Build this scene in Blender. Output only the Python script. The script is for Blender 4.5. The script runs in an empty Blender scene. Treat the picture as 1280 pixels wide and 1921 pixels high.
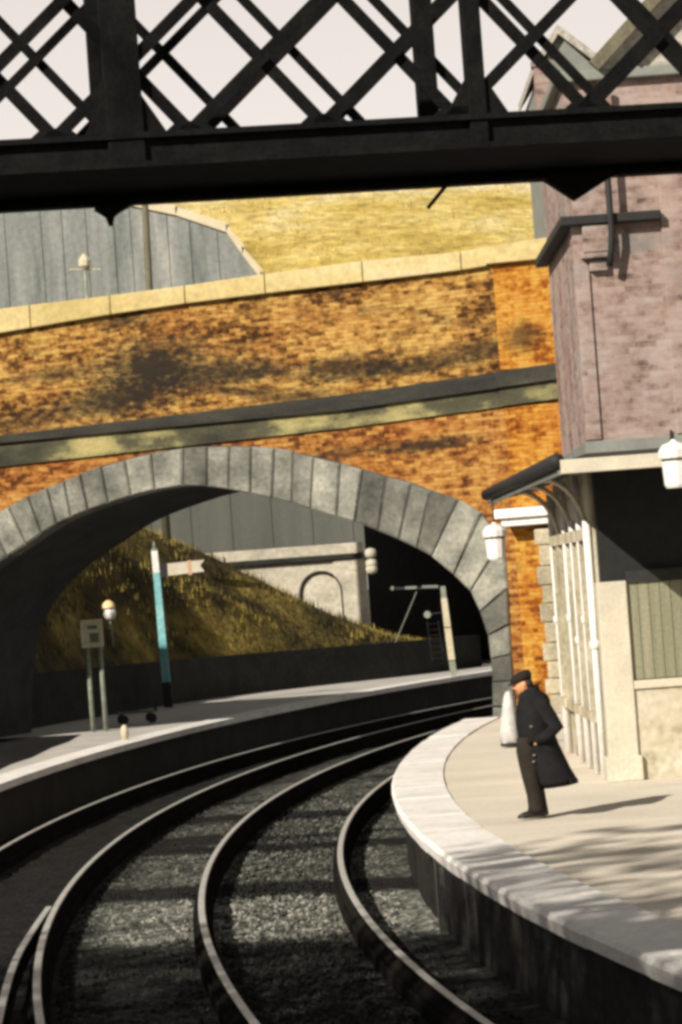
import bpy, bmesh, math, random
from mathutils import Vector, Matrix
random.seed(7)
sc = bpy.context.scene
R_ = math.radians
# ---------------------------------------------------------------- camera
FPX, PITCH, ROLL, HC = 6136.13, -0.02319, 0.07301, 3.388     # focal in px of a 1280 wide frame
cam = bpy.data.cameras.new('camera'); camo = bpy.data.objects.new('camera', cam)
sc.collection.objects.link(camo); sc.camera = camo
cam.sensor_fit = 'HORIZONTAL'; cam.sensor_width = 36.0; cam.lens = FPX / 1280 * 36.0
cam.clip_start = 0.5; cam.clip_end = 6000
camo.location = (0, 0, HC)
camo.rotation_mode = 'XYZ'
camo.matrix_world = Matrix.Translation((0, 0, HC)) @ Matrix.Rotation(R_(90) - PITCH, 4, 'X') @ Matrix.Rotation(-ROLL, 4, 'Z')
# ---------------------------------------------------------------- light
SUN_AZ, SUN_EL = R_(38.0), R_(31.0)          # light travels towards (+sin, +cos), i.e. sun behind-left of the camera
sdir = Vector((math.sin(SUN_AZ) * math.cos(SUN_EL), math.cos(SUN_AZ) * math.cos(SUN_EL), -math.sin(SUN_EL)))
sun = bpy.data.lights.new('sun', 'SUN'); sun.energy = 5.0; sun.angle = R_(0.6); sun.color = (1.0, 0.915, 0.80)
suno = bpy.data.objects.new('sun', sun); sc.collection.objects.link(suno)
suno.rotation_euler = sdir.to_track_quat('-Z', 'Y').to_euler(); suno.location = (-60, -70, 60)
w = bpy.data.worlds.new('World'); sc.world = w; w.use_nodes = True
nt = w.node_tree; nt.nodes.clear()
def wn(t, **k):
    n = nt.nodes.new(t)
    for a, b in k.items(): setattr(n, a, b)
    return n
sky = wn('ShaderNodeTexSky', sky_type='NISHITA', sun_disc=False, sun_elevation=SUN_EL, sun_rotation=math.pi + SUN_AZ,
         air_density=1.6, dust_density=4.0, ozone_density=1.0)
bg1 = wn('ShaderNodeBackground'); bg1.inputs[1].default_value = 0.06
bg2 = wn('ShaderNodeBackground'); bg2.inputs[1].default_value = 1.0
tc = wn('ShaderNodeTexCoord'); sp = wn('ShaderNodeSeparateXYZ'); rp = wn('ShaderNodeValToRGB')
nt.links.new(tc.outputs['Generated'], sp.inputs[0]); nt.links.new(sp.outputs['Z'], rp.inputs[0])
rp.color_ramp.elements[0].position = 0.10; rp.color_ramp.elements[0].color = (0.74, 0.675, 0.63, 1)
rp.color_ramp.elements[1].position = 0.62; rp.color_ramp.elements[1].color = (0.10, 0.10, 0.097, 1)
e = rp.color_ramp.elements.new(0.24); e.color = (0.58, 0.53, 0.495, 1)
nt.links.new(sky.outputs[0], bg1.inputs[0]); nt.links.new(rp.outputs[0], bg2.inputs[0])
cn = wn('ShaderNodeTexNoise'); cn.inputs['Scale'].default_value = 2.5; cn.inputs['Detail'].default_value = 5
nt.links.new(tc.outputs['Generated'], cn.inputs['Vector'])
cm = wn('ShaderNodeMapRange'); cm.inputs[1].default_value = 0.3; cm.inputs[2].default_value = 0.7
cm.inputs[3].default_value = 0.90; cm.inputs[4].default_value = 0.99                 # thin bright cloud nearly all over
nt.links.new(cn.outputs['Fac'], cm.inputs[0])
mx = wn('ShaderNodeMixShader'); out = wn('ShaderNodeOutputWorld')
nt.links.new(cm.outputs[0], mx.inputs[0]); nt.links.new(bg1.outputs[0], mx.inputs[1]); nt.links.new(bg2.outputs[0], mx.inputs[2])
nt.links.new(mx.outputs[0], out.inputs[0])
sc.view_settings.view_transform = 'Standard'; sc.view_settings.look = 'None'
sc.view_settings.exposure = 0.42; sc.view_settings.gamma = 1.0
sc.render.engine = 'CYCLES'
sc.cycles.pixel_filter_type = 'GAUSSIAN'; sc.cycles.filter_width = 3.8      # soft lens
sc.cycles.max_bounces = 6
# ---------------------------------------------------------------- photo geometry -> world
def ray(x, y):
    a, b = x - 640.0, 960.5 - y
    cr, sr = math.cos(ROLL), math.sin(ROLL)
    aa, bb = a * cr + b * sr, -a * sr + b * cr
    c, s = math.cos(PITCH), math.sin(PITCH)
    return Vector((aa, FPX * c + bb * s, -FPX * s + bb * c))
CAM = Vector((0, 0, HC))
def atY(x, y, Y):
    d = ray(x, y); return CAM + d * (Y / d.y)
def atZ(x, y, z):
    d = ray(x, y); return CAM + d * ((z - HC) / d.z)
def onP(x, y, P, n):
    d = ray(x, y); return CAM + d * ((P - CAM).dot(n) / d.dot(n))
HP, ZB = 0.676, -0.29      # platform and ballast levels from the rail top
CX, CY, RR, RF = 129.787, 42.4, 130.117, 130.117 * 1.0407
def arc(off, Y, z=0.0):
    """point on the curve `off` metres outside (left of) the nearest rail, at angle whose sine gives Y on that rail"""
    if Y <= CY:
        th = math.asin((Y - CY) / RR); r = RR + off
        return Vector((CX - r * math.cos(th), CY + r * math.sin(th), z))
    th = math.asin((Y - CY) / RF); r = RF + off
    return Vector((CX - RR + RF - r * math.cos(th), CY + r * math.sin(th), z))
# ---------------------------------------------------------------- materials
def lin(c, k=1.0):
    def f(v):
        v /= 255.0
        return v / 12.92 if v <= 0.04045 else ((v + 0.055) / 1.055) ** 2.4
    return tuple(f(v) * k for v in c) + (1.0,)
def base_mat(name, rough=0.85, metal=0.0, spec=0.3):
    m = bpy.data.materials.new(name); m.use_nodes = True
    b = m.node_tree.nodes['Principled BSDF']
    b.inputs['Roughness'].default_value = rough; b.inputs['Metallic'].default_value = metal
    b.inputs['Specular IOR Level'].default_value = spec
    return m, m.node_tree, b
def N(nt, t, **k):
    n = nt.nodes.new(t)
    for a, b in k.items(): setattr(n, a, b)
    return n
def ramp(nt, fac, stops):
    r = N(nt, 'ShaderNodeValToRGB'); els = r.color_ramp.elements
    els[0].position, els[0].color = stops[0][0], stops[0][1]
    els[1].position, els[1].color = stops[-1][0], stops[-1][1]
    for p, c in stops[1:-1]:
        e = els.new(p); e.color = c
    nt.links.new(fac, r.inputs[0]); return r.outputs[0]
def coords(nt, scale=(1, 1, 1), rot=(0, 0, 0), kind='Object'):
    t = N(nt, 'ShaderNodeTexCoord'); m = N(nt, 'ShaderNodeMapping')
    m.inputs['Scale'].default_value = scale; m.inputs['Rotation'].default_value = rot
    nt.links.new(t.outputs[kind], m.inputs[0]); return m.outputs[0]
def noise(nt, vec, scale, detail=6, rough=0.6, dist=0.0):
    n = N(nt, 'ShaderNodeTexNoise'); n.inputs['Scale'].default_value = scale; n.inputs['Detail'].default_value = detail
    n.inputs['Roughness'].default_value = rough; n.inputs['Distortion'].default_value = dist
    nt.links.new(vec, n.inputs['Vector']); return n.outputs['Fac']
def mixc(nt, fac, a, b, mode='MIX'):
    m = N(nt, 'ShaderNodeMix', data_type='RGBA', blend_type=mode)
    for s, v in ((0, fac), (6, a), (7, b)):
        if hasattr(v, 'links'): nt.links.new(v, m.inputs[s])
        else: m.inputs[s].default_value = v
    return m.outputs[2]
def bump(nt, b, h, strength=0.4, dist=0.02):
    n = N(nt, 'ShaderNodeBump'); n.inputs['Strength'].default_value = strength; n.inputs['Distance'].default_value = dist
    nt.links.new(h, n.inputs['Height']); nt.links.new(n.outputs[0], b.inputs['Normal'])
def nmat(name, stops, scale=2.0, stretch=(1, 1, 1), rough=0.88, metal=0.0, bstr=0.35, bscale=25, bdist=0.01, fine=0.35, spec=0.25, detail=7):
    m, nt, b = base_mat(name, rough, metal, spec)
    v = coords(nt, stretch)
    n1 = noise(nt, v, scale, detail)
    col = ramp(nt, n1, stops)
    v2 = coords(nt)
    n2 = noise(nt, v2, bscale, 4)
    if fine:
        g = ramp(nt, n2, [(0.3, (1 - fine,) * 3 + (1,)), (0.7, (1 + fine * .6,) * 3 + (1,))])
        col = mixc(nt, 1.0, col, g, 'MULTIPLY')
    nt.links.new(col, b.inputs['Base Color'])
    bump(nt, b, n2, bstr, bdist)
    return m
def per_stone(m, lo=.45, hi=1.3):
    nt = m.node_tree; b = nt.nodes['Principled BSDF']; src = b.inputs['Base Color'].links[0].from_socket
    ge = N(nt, 'ShaderNodeNewGeometry'); col = ramp(nt, ge.outputs['Random Per Island'], [(0, (lo, lo, lo * .97, 1)), (.5, (.95, .96, .94, 1)), (1, (hi, hi, hi * .97, 1))])
    nt.links.new(mixc(nt, 1.0, src, col, 'MULTIPLY'), b.inputs['Base Color'])
def plain(name, c, rough=0.6, metal=0.0, var=0.25, scale=8, spec=0.3):
    a = tuple(v * (1 - var) for v in c[:3]) + (1,); z = tuple(min(1, v * (1 + var)) for v in c[:3]) + (1,)
    return nmat(name, [(0.3, a), (0.7, z)], scale, rough=rough, metal=metal, bstr=0.15, fine=0.12, spec=spec)
def g(v, r=1, gg=1, b=1): return (v * r, v * gg, v * b, 1)

def brick_mat(name, hi, mid, lo, soot, stains=(), bw=0.24, bh=0.08, sootamt=0.5, mortar=None, sscale=(0.28, 1, 0.55)):
    """bricks laid in the local x-z plane; stains = (x, z, rx, rz, strength) soot patches at fixed places"""
    m, nt, b = base_mat(name, 0.9, 0, 0.15)
    t = N(nt, 'ShaderNodeTexCoord'); sx = N(nt, 'ShaderNodeSeparateXYZ'); nt.links.new(t.outputs['Object'], sx.inputs[0])
    ad = N(nt, 'ShaderNodeMath', operation='ADD'); nt.links.new(sx.outputs[0], ad.inputs[0]); nt.links.new(sx.outputs[1], ad.inputs[1])
    cb = N(nt, 'ShaderNodeCombineXYZ'); nt.links.new(ad.outputs[0], cb.inputs[0]); nt.links.new(sx.outputs[2], cb.inputs[1])
    br = N(nt, 'ShaderNodeTexBrick'); nt.links.new(cb.outputs[0], br.inputs['Vector'])
    br.inputs['Scale'].default_value = 1.0; br.inputs['Brick Width'].default_value = bw; br.inputs['Row Height'].default_value = bh
    br.inputs['Mortar Size'].default_value = 0.006; br.inputs['Mortar Smooth'].default_value = 0.3
    br.inputs['Color1'].default_value = (0, 0, 0, 1); br.inputs['Color2'].default_value = (1, 1, 1, 1); br.inputs['Mortar'].default_value = (.5, .5, .5, 1)
    v = coords(nt, sscale)
    n1 = noise(nt, v, 1.6, 8, 0.68)
    v3 = coords(nt, (1, 1, 1.6)); n3 = noise(nt, v3, 5.0, 6, 0.7)
    ma = N(nt, 'ShaderNodeMath', operation='MULTIPLY_ADD'); ma.inputs[1].default_value = 0.22
    bw_ = N(nt, 'ShaderNodeRGBToBW'); nt.links.new(br.outputs['Color'], bw_.inputs[0]); nt.links.new(bw_.outputs[0], ma.inputs[0]); nt.links.new(n1, ma.inputs[2])
    mb = N(nt, 'ShaderNodeMath', operation='MULTIPLY_ADD'); mb.inputs[1].default_value = 0.95; nt.links.new(n3, mb.inputs[0]); nt.links.new(ma.outputs[0], mb.inputs[2])
    mk = N(nt, 'ShaderNodeMath', operation='MULTIPLY'); mk.inputs[1].default_value = .72; nt.links.new(mb.outputs[0], mk.inputs[0])
    col = ramp(nt, mk.outputs[0], [(0.60, tuple(q * .45 for q in lo[:3]) + (1,)), (0.68, lo), (0.775, mid), (0.90, hi)])
    vr = coords(nt, (.5, 1, .8)); nr = noise(nt, vr, .8, 5, .65)                # redder and yellower areas of the wall
    tint = ramp(nt, nr, [(.34, (.85, .68, .66, 1)), (.46, (1, 1, 1, 1)), (.64, (1.0, 1.1, 1.15, 1))])
    col = mixc(nt, 1.0, col, tint, 'MULTIPLY')
    # soot: streaky patches
    v4 = coords(nt, (0.30, 0.3, 0.75)); n4 = noise(nt, v4, 1.7, 9, 0.72, 0.3)
    sf = ramp(nt, n4, [(0.66 - 0.22 * sootamt, (0, 0, 0, 1)), (0.80 - 0.22 * sootamt, (1, 1, 1, 1))])
    col = mixc(nt, sf, col, soot)
    for (px_, pz_, rx, rz, st) in stains:
        vm = N(nt, 'ShaderNodeMapping', vector_type='TEXTURE'); vm.inputs['Location'].default_value = (px_, 0, pz_); vm.inputs['Scale'].default_value = (rx, 50, rz)
        vm.inputs['Rotation'].default_value = (0, -0.035, 0)
        nt.links.new(t.outputs['Object'], vm.inputs[0])
        ln = N(nt, 'ShaderNodeVectorMath', operation='LENGTH'); nt.links.new(vm.outputs[0], ln.inputs[0])
        a2 = N(nt, 'ShaderNodeMath', operation='MULTIPLY_ADD'); a2.inputs[1].default_value = 1.5; nt.links.new(n3, a2.inputs[0]); nt.links.new(ln.outputs['Value'], a2.inputs[2])
        f2 = ramp(nt, a2.outputs[0], [(0.0, (st,) * 3 + (1,)), (0.45, (st,) * 3 + (1,)), (1.0, (st * .25,) * 3 + (1,)), (1.0, (0, 0, 0, 1))]) if False else None
        mr = N(nt, 'ShaderNodeMapRange'); mr.inputs[1].default_value = 1.05; mr.inputs[2].default_value = 1.75; mr.inputs[3].default_value = st; mr.inputs[4].default_value = 0
        nt.links.new(a2.outputs[0], mr.inputs[0])
        col = mixc(nt, mr.outputs[0], col, soot)
    mo = N(nt, 'ShaderNodeMath', operation='MULTIPLY'); mo.inputs[1].default_value = 0.28; nt.links.new(br.outputs['Fac'], mo.inputs[0])
    col = mixc(nt, mo.outputs[0], col, mortar or tuple(v * .5 for v in lo[:3]) + (1,))
    nt.links.new(col, b.inputs['Base Color'])
    hh = N(nt, 'ShaderNodeMath', operation='SUBTRACT'); nt.links.new(n3, hh.inputs[0]); nt.links.new(br.outputs['Fac'], hh.inputs[1])
    bump(nt, b, hh.outputs[0], 0.5, 0.015)
    return m
# ---------------------------------------------------------------- mesh builder
class MB:
    def __init__(s): s.v = []; s.f = []
    def add(s, vs, fs):
        o = len(s.v); s.v += [tuple(p) for p in vs]; s.f += [tuple(i + o for i in q) for q in fs]; return s
    def hexa(s, p):                                             # 4 bottom, 4 top, same winding
        return s.add(p, [(3, 2, 1, 0), (4, 5, 6, 7), (0, 1, 5, 4), (1, 2, 6, 5), (2, 3, 7, 6), (3, 0, 4, 7)])
    def box(s, x0, x1, y0, y1, z0, z1):
        return s.hexa([(x0, y0, z0), (x1, y0, z0), (x1, y1, z0), (x0, y1, z0), (x0, y0, z1), (x1, y0, z1), (x1, y1, z1), (x0, y1, z1)])
    def prism(s, poly, vec):
        n = len(poly); vec = Vector(vec); a = [Vector(p) for p in poly]; b = [p + vec for p in a]
        return s.add(a + b, [tuple(range(n))[::-1], tuple(range(n, 2 * n))] + [(i, (i + 1) % n, n + (i + 1) % n, n + i) for i in range(n)])
    def bar(s, p, q, wdt, thk, side):                           # rectangular bar p->q, wdt along side x dir, thk along side
        p, q, side = Vector(p), Vector(q), Vector(side).normalized()
        d = (q - p).normalized(); u = d.cross(side).normalized() * wdt / 2; t = side * thk / 2
        return s.hexa([p - u - t, p + u - t, p + u + t, p - u + t, q - u - t, q + u - t, q + u + t, q - u + t])
    def tube(s, pts, r, n=10, cap=True):
        pts = [Vector(p) for p in pts]; rs = r if isinstance(r, (list, tuple)) else [r] * len(pts); rings = []
        for i, p in enumerate(pts):
            d = (pts[min(i + 1, len(pts) - 1)] - pts[max(i - 1, 0)]).normalized()
            a = d.cross(Vector((0, 1, 0.01)) if abs(d.y) < .9 else Vector((1, 0, 0))).normalized(); b = d.cross(a)
            rings.append([p + (a * math.cos(2 * math.pi * k / n) + b * math.sin(2 * math.pi * k / n)) * rs[i] for k in range(n)])
        return s.loft(rings, cap)
    def loft(s, rings, cap=True, closed=True):
        n = len(rings[0]); vs = [p for r in rings for p in r]; fs = []
        for i in range(len(rings) - 1):
            for k in range(n if closed else n - 1):
                k2 = (k + 1) % n; fs.append((i * n + k, i * n + k2, (i + 1) * n + k2, (i + 1) * n + k))
        if cap and closed: fs += [tuple(range(n))[::-1], tuple(range((len(rings) - 1) * n, len(rings) * n))]
        return s.add(vs, fs)
    def lathe(s, prof, c=(0, 0, 0), n=16, sq=False):
        c = Vector(c); rings = []
        for r, z in prof:
            rings.append([c + Vector((r * math.cos(2 * math.pi * (k + .5) / n), r * math.sin(2 * math.pi * (k + .5) / n), z)) for k in range(n)])
        return s.loft(rings)
    def build(s, name, m, parent=None, smooth=False, loc=None, bevel=0):
        me = bpy.data.meshes.new(name); me.from_pydata(s.v, [], s.f)
        bm = bmesh.new(); bm.from_mesh(me); bmesh.ops.recalc_face_normals(bm, faces=bm.faces); bm.to_mesh(me); bm.free()
        if smooth:
            for p in me.polygons: p.use_smooth = True
        me.materials.append(m)
        o = bpy.data.objects.new(name, me); sc.collection.objects.link(o)
        if parent: o.parent = parent
        if loc: o.location = loc
        if bevel:
            bv = o.modifiers.new('bevel', 'BEVEL'); bv.width = bevel; bv.segments = 2; bv.limit_method = 'ANGLE'
        return o
def tag(o, label=None, cat=None, group=None, kind=None):
    for k, v in (('label', label), ('category', cat), ('group', group), ('kind', kind)):
        if v: o[k] = v
    return o
def thing(name, label, cat, loc=(0, 0, 0), rz=0.0, group=None):
    o = bpy.data.objects.new(name, None); o.empty_display_size = .3; sc.collection.objects.link(o)
    o.location = loc; o.rotation_euler = (0, 0, rz); return tag(o, label, cat, group)
def copy_thing(o, loc, label, parent=None):
    c = o.copy(); sc.collection.objects.link(c); c.parent = parent
    if parent is None:
        c.location = loc; c['label'] = label
    for ch in o.children: copy_thing(ch, None, None, c)
    return c
# ---------------------------------------------------------------- palette
M = {}
M['iron'] = nmat('black_iron', [(0.35, g(.006)), (0.7, g(.012, 1, 1, .95))], 6, rough=.9, bstr=.3, bscale=40, spec=.06)
M['ballast'] = None
M['rail_rust'] = nmat('rusty_rail', [(.3, g(.03, 1.2, 1, .8)), (.7, g(.06, 1.2, 1, .8))], 9)
M['sleeper'] = nmat('tarred_sleeper', [(.3, g(.010)), (.7, g(.020, 1.1, 1, .9))], 5, (1, .2, 1), spec=.0, rough=1)
M['coping'] = nmat('platform_coping', [(.28, g(.56, 1, .97, .92)), (.5, g(.74, 1, .97, .92)), (.7, g(.80, 1, .97, .93))], 1.3, bstr=.3, bscale=14, fine=.16)

M['gravel'] = nmat('platform_gravel', [(.22, g(.46, 1, .89, .71)), (.36, g(.60, 1, .90, .74)), (.6, g(.69, 1, .91, .76)), (.75, g(.75, 1, .92, .79))], .8, (.6, 1, 1), bstr=.5, bscale=45, fine=.2, bdist=.006)
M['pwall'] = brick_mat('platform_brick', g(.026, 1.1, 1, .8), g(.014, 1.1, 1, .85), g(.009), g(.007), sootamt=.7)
M['stone'] = nmat('grey_voussoir_stone', [(.28, lin((72, 74, 69))), (.5, lin((124, 124, 116))), (.72, lin((166, 164, 153)))], 1.1, (1, 1, 1), bstr=.6, bscale=12, fine=.3)
per_stone(M['stone'])
M['lstone'] = nmat('pale_dressed_stone', [(.3, lin((150, 142, 120), 0.75)), (.55, lin((200, 190, 165), 0.75)), (.75, lin((225, 215, 192), 0.75))], 1.6, (1, 1, .6), bstr=.6, bscale=14, fine=.3)
per_stone(M['lstone'], .75, 1.1)
M['dirtystone'] = nmat('streaked_stone', [(.46, g(.012)), (.6, g(.08, 1, .97, .85)), (.72, g(.3, 1, .97, .88))], 1.5, (2, 2, .5))
M['abutment_dark'] = nmat('abutment_black', [(.3, g(.010)), (.7, g(.024))], 1.2, spec=.02)  # near-black for the added abutment sheet
M['mortar'] = nmat('grey_mortar', [(.3, g(.04)), (.7, g(.12, 1, 1, .85))], 2)
M['soot'] = nmat('sooty_moulding', [(.3, g(.018)), (.6, g(.04, 1.1, 1.05, .8)), (.8, g(.10, 1.2, 1.1, .6))], 1.2, (.5, 1, 2), fine=.3)
M['olive'] = nmat('mossy_band_stone', [(.36, g(.03, 1, 1, .7)), (.50, g(.07, 1.1, 1.05, .6)), (.58, g(.26, 1.1, .98, .42)), (.7, g(.38, 1.1, .9, .4))], .9, (.5, 1, 1), fine=.3)
M['cream_cop'] = nmat('cream_coping_stone', [(.3, lin((200, 178, 112), 0.62)), (.5, lin((226, 206, 146), 0.64)), (.7, lin((234, 220, 180), 0.66))], .6, (.5, 1, 1), fine=.2, bscale=9)
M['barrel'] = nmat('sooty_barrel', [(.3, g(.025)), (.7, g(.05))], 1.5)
M['grass_far'] = nmat('dry_hill_grass', [(.30, lin((140, 122, 56), .85)), (.42, lin((192, 168, 88), .85)), (.52, lin((214, 194, 122), .85)), (.66, lin((226, 214, 178), .85))], .16, bstr=.9, bscale=1.6, bdist=.25, fine=.4)
M['grass_brown'] = nmat('brown_bank_grass', [(.36, lin((30, 27, 14))), (.46, lin((66, 57, 29))), (.56, lin((108, 94, 45))), (.68, lin((156, 136, 70)))], .38, bstr=.9, bscale=3, bdist=.2, fine=.4)
M['grass_blade'] = nmat('rough_grass_blades', [(.42, lin((36, 33, 15))), (.5, lin((84, 74, 34))), (.60, lin((156, 136, 66)))], .42, fine=.3)
M['grass_blade_far'] = nmat('dry_grass_blades', [(.3, lin((140, 120, 48), 0.8)), (.5, lin((196, 170, 88), 0.8)), (.7, lin((220, 202, 140), 0.8))], .3, fine=.3)
M['earth'] = nmat('trodden_earth', [(.3, g(.06, 1.2, 1, .7)), (.7, g(.13, 1.1, 1, .75))], .5)
M['darkwall'] = nmat('dark_stone_wall', [(.3, g(.013, 1, 1.05, .9)), (.7, g(.028, 1, 1.05, .9))], 1.0, bscale=8, bstr=.6)
M['greywall'] = nmat('grey_retaining_wall', [(.3, lin((104, 112, 113), .7)), (.45, lin((136, 142, 141), .7)), (.58, lin((150, 154, 152), .75)), (.72, lin((184, 184, 178), .8))], 1.3, (1, 1, .12), bstr=.5, bscale=5, fine=.22)
M['greycop'] = nmat('pale_wall_coping', [(.3, lin((200, 190, 160), 0.8)), (.7, lin((228, 216, 190), 0.8))], 1.0)
M['portal'] = nmat('portal_ashlar', [(.3, lin((140, 136, 120), 1.1)), (.5, lin((172, 166, 150), 1.1)), (.75, lin((192, 186, 170), 1.1))], .8, (1, 1, 1.5), bstr=.6, bscale=7, fine=.25)
M['slategrey'] = nmat('weathered_grey_boards', [(.3, lin((92, 96, 90), 0.62)), (.7, lin((122, 124, 116), 0.62))], .7, (1, 1, .1), fine=.15)
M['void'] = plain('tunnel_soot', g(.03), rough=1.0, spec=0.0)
M['whitepaint'] = plain('white_paint', g(.72, 1, .97, .92), rough=.5, var=.1)
M['creampaint'] = plain('cream_paint', lin((224, 216, 194), 0.7), rough=.55, var=.12, scale=3)
M['teal'] = nmat('blue_green_post_paint', [(.3, lin((84, 150, 156))), (.55, lin((132, 186, 188))), (.75, lin((186, 214, 198)))], 1.6, (1, 1, .6), rough=.45)
M['greypost'] = plain('grey_post_paint', lin((128, 134, 120)), rough=.6)
M['glass'] = plain('opal_glass', g(.78, 1, .96, .92), rough=.25, var=.05, spec=.5)
M['black'] = plain('black_paint', g(.02), rough=.7)
M['boards'] = nmat('grey_green_boards', [(.3, lin((122, 122, 100), 0.85)), (.7, lin((152, 150, 126), 0.85))], 2.0, (3, 1, .15), fine=.2)
M['dado'] = nmat('flaking_cream_render', [(.32, lin((134, 128, 104), 0.7)), (.46, lin((200, 192, 166), 0.74)), (.7, lin((226, 219, 200), 0.74))], 1.3, bstr=.5, bscale=10, fine=.2)
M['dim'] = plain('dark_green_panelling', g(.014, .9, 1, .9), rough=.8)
M['lead'] = plain('lead_grey_flashing', lin((140, 143, 136), 0.75), rough=.7, var=.18, scale=2)
M['slate'] = nmat('roof_slate', [(.3, lin((158, 155, 146), 0.9)), (.7, lin((190, 185, 174), 0.9))], 3, bscale=12)
M['coat'] = plain('black_wool', g(.014, 1, 1, 1.05), rough=.95, spec=.08)
M['trouser'] = plain('dark_brown_wool', g(.022, 1.15, 1, .8), rough=.95, spec=.08)
M['leather'] = plain('black_leather', g(.015), rough=.45)
M['capcloth'] = plain('dark_brown_tweed', g(.02, 1.15, 1, .85), rough=.95, spec=.05)
M['cloth'] = nmat('white_canvas', [(.3, g(.42, 1, .98, .95)), (.7, g(.58, 1, .98, .95))], 5, bstr=.7, bscale=7, fine=.2)
M['pole'] = nmat('weathered_timber', [(.3, lin((88, 86, 72))), (.7, lin((118, 112, 92)))], 4, (1, 1, .2))
# skin
M['skin'] = plain('skin', lin((226, 160, 116)), rough=.6, var=.08)
# worn steel rail: bright on the running surface, rust elsewhere (by which way the metal faces)
m, nt, b = base_mat('worn_rail_steel', .42, 0.0, .5)
tco = N(nt, 'ShaderNodeTexCoord'); sxo = N(nt, 'ShaderNodeSeparateXYZ'); nt.links.new(tco.outputs['Object'], sxo.inputs[0])
gt = N(nt, 'ShaderNodeMath', operation='GREATER_THAN'); gt.inputs[1].default_value = -.012; nt.links.new(sxo.outputs[2], gt.inputs[0])
f = gt.outputs[0]
v = coords(nt); n1 = noise(nt, v, 3, 5)
c1 = ramp(nt, n1, [(.3, g(.34, 1, .99, .93)), (.7, g(.52, 1, .98, .93))])
nt.links.new(mixc(nt, f, g(.014, 1.1, 1, .85), c1), b.inputs['Base Color'])
sm_ = N(nt, 'ShaderNodeMath', operation='MULTIPLY'); sm_.inputs[1].default_value = .45; nt.links.new(f, sm_.inputs[0]); nt.links.new(sm_.outputs[0], b.inputs['Specular IOR Level'])
M['rail'] = m
# ballast: grey-green stone, oil-blackened in broad patches; foreground shade and a sunlit strip painted in
m, nt, b = base_mat('oily_shaded_ballast', .95, 0, .1)
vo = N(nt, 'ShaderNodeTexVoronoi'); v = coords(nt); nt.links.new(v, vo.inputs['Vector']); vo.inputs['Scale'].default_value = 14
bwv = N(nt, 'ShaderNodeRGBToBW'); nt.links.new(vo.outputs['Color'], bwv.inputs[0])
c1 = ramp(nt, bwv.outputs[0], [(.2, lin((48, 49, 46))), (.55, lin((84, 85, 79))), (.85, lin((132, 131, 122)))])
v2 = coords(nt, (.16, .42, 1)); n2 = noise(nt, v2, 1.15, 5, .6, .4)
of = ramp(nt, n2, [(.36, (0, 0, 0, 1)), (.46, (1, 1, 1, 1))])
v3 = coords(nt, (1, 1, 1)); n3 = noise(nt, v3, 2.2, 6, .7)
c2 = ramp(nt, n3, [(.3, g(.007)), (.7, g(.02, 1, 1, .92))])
# the outer road is oiled black all over, and a few broad dark bands lie across the inner one
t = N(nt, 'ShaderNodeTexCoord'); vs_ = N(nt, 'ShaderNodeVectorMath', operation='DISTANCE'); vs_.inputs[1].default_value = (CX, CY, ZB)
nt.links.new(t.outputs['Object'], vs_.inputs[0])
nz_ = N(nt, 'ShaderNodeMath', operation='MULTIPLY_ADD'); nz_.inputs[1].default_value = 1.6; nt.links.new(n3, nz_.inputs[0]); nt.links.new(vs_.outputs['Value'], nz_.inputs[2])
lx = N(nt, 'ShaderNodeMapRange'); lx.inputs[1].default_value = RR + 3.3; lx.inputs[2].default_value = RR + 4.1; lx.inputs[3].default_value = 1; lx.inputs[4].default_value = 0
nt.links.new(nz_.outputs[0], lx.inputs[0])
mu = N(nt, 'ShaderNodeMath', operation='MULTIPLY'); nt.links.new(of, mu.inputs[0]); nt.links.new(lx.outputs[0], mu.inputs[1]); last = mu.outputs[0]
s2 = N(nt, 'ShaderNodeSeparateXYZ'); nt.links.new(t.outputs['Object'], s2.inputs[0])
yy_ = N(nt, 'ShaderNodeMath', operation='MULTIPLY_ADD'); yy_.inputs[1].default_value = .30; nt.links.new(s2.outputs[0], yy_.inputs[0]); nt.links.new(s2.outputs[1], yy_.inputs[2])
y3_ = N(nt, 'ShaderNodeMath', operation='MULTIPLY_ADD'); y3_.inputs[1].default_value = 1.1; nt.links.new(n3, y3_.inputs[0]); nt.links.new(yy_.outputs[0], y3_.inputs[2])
of_ = N(nt, 'ShaderNodeMapRange'); of_.inputs[1].default_value = 34.6; of_.inputs[2].default_value = 35.2; of_.inputs[3].default_value = .12; of_.inputs[4].default_value = 1  # foreground shade painted darker up to the shadow edge
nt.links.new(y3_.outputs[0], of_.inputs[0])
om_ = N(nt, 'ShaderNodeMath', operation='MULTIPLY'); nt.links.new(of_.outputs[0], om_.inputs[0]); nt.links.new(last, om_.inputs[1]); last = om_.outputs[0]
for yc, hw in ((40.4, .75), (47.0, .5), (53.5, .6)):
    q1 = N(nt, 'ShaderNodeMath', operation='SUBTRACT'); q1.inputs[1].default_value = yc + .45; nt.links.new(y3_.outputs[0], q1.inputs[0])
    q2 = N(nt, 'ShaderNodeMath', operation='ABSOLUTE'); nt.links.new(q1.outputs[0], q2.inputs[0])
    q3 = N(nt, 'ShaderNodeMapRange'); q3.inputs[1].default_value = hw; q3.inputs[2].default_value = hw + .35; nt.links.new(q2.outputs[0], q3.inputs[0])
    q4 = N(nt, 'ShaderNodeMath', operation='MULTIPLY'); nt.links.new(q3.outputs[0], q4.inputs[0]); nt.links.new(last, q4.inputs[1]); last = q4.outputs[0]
pd_ = N(nt, 'ShaderNodeMapRange'); pd_.inputs[1].default_value = 39.2; pd_.inputs[2].default_value = 41.5; pd_.inputs[3].default_value = 1.45; pd_.inputs[4].default_value = .72
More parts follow.
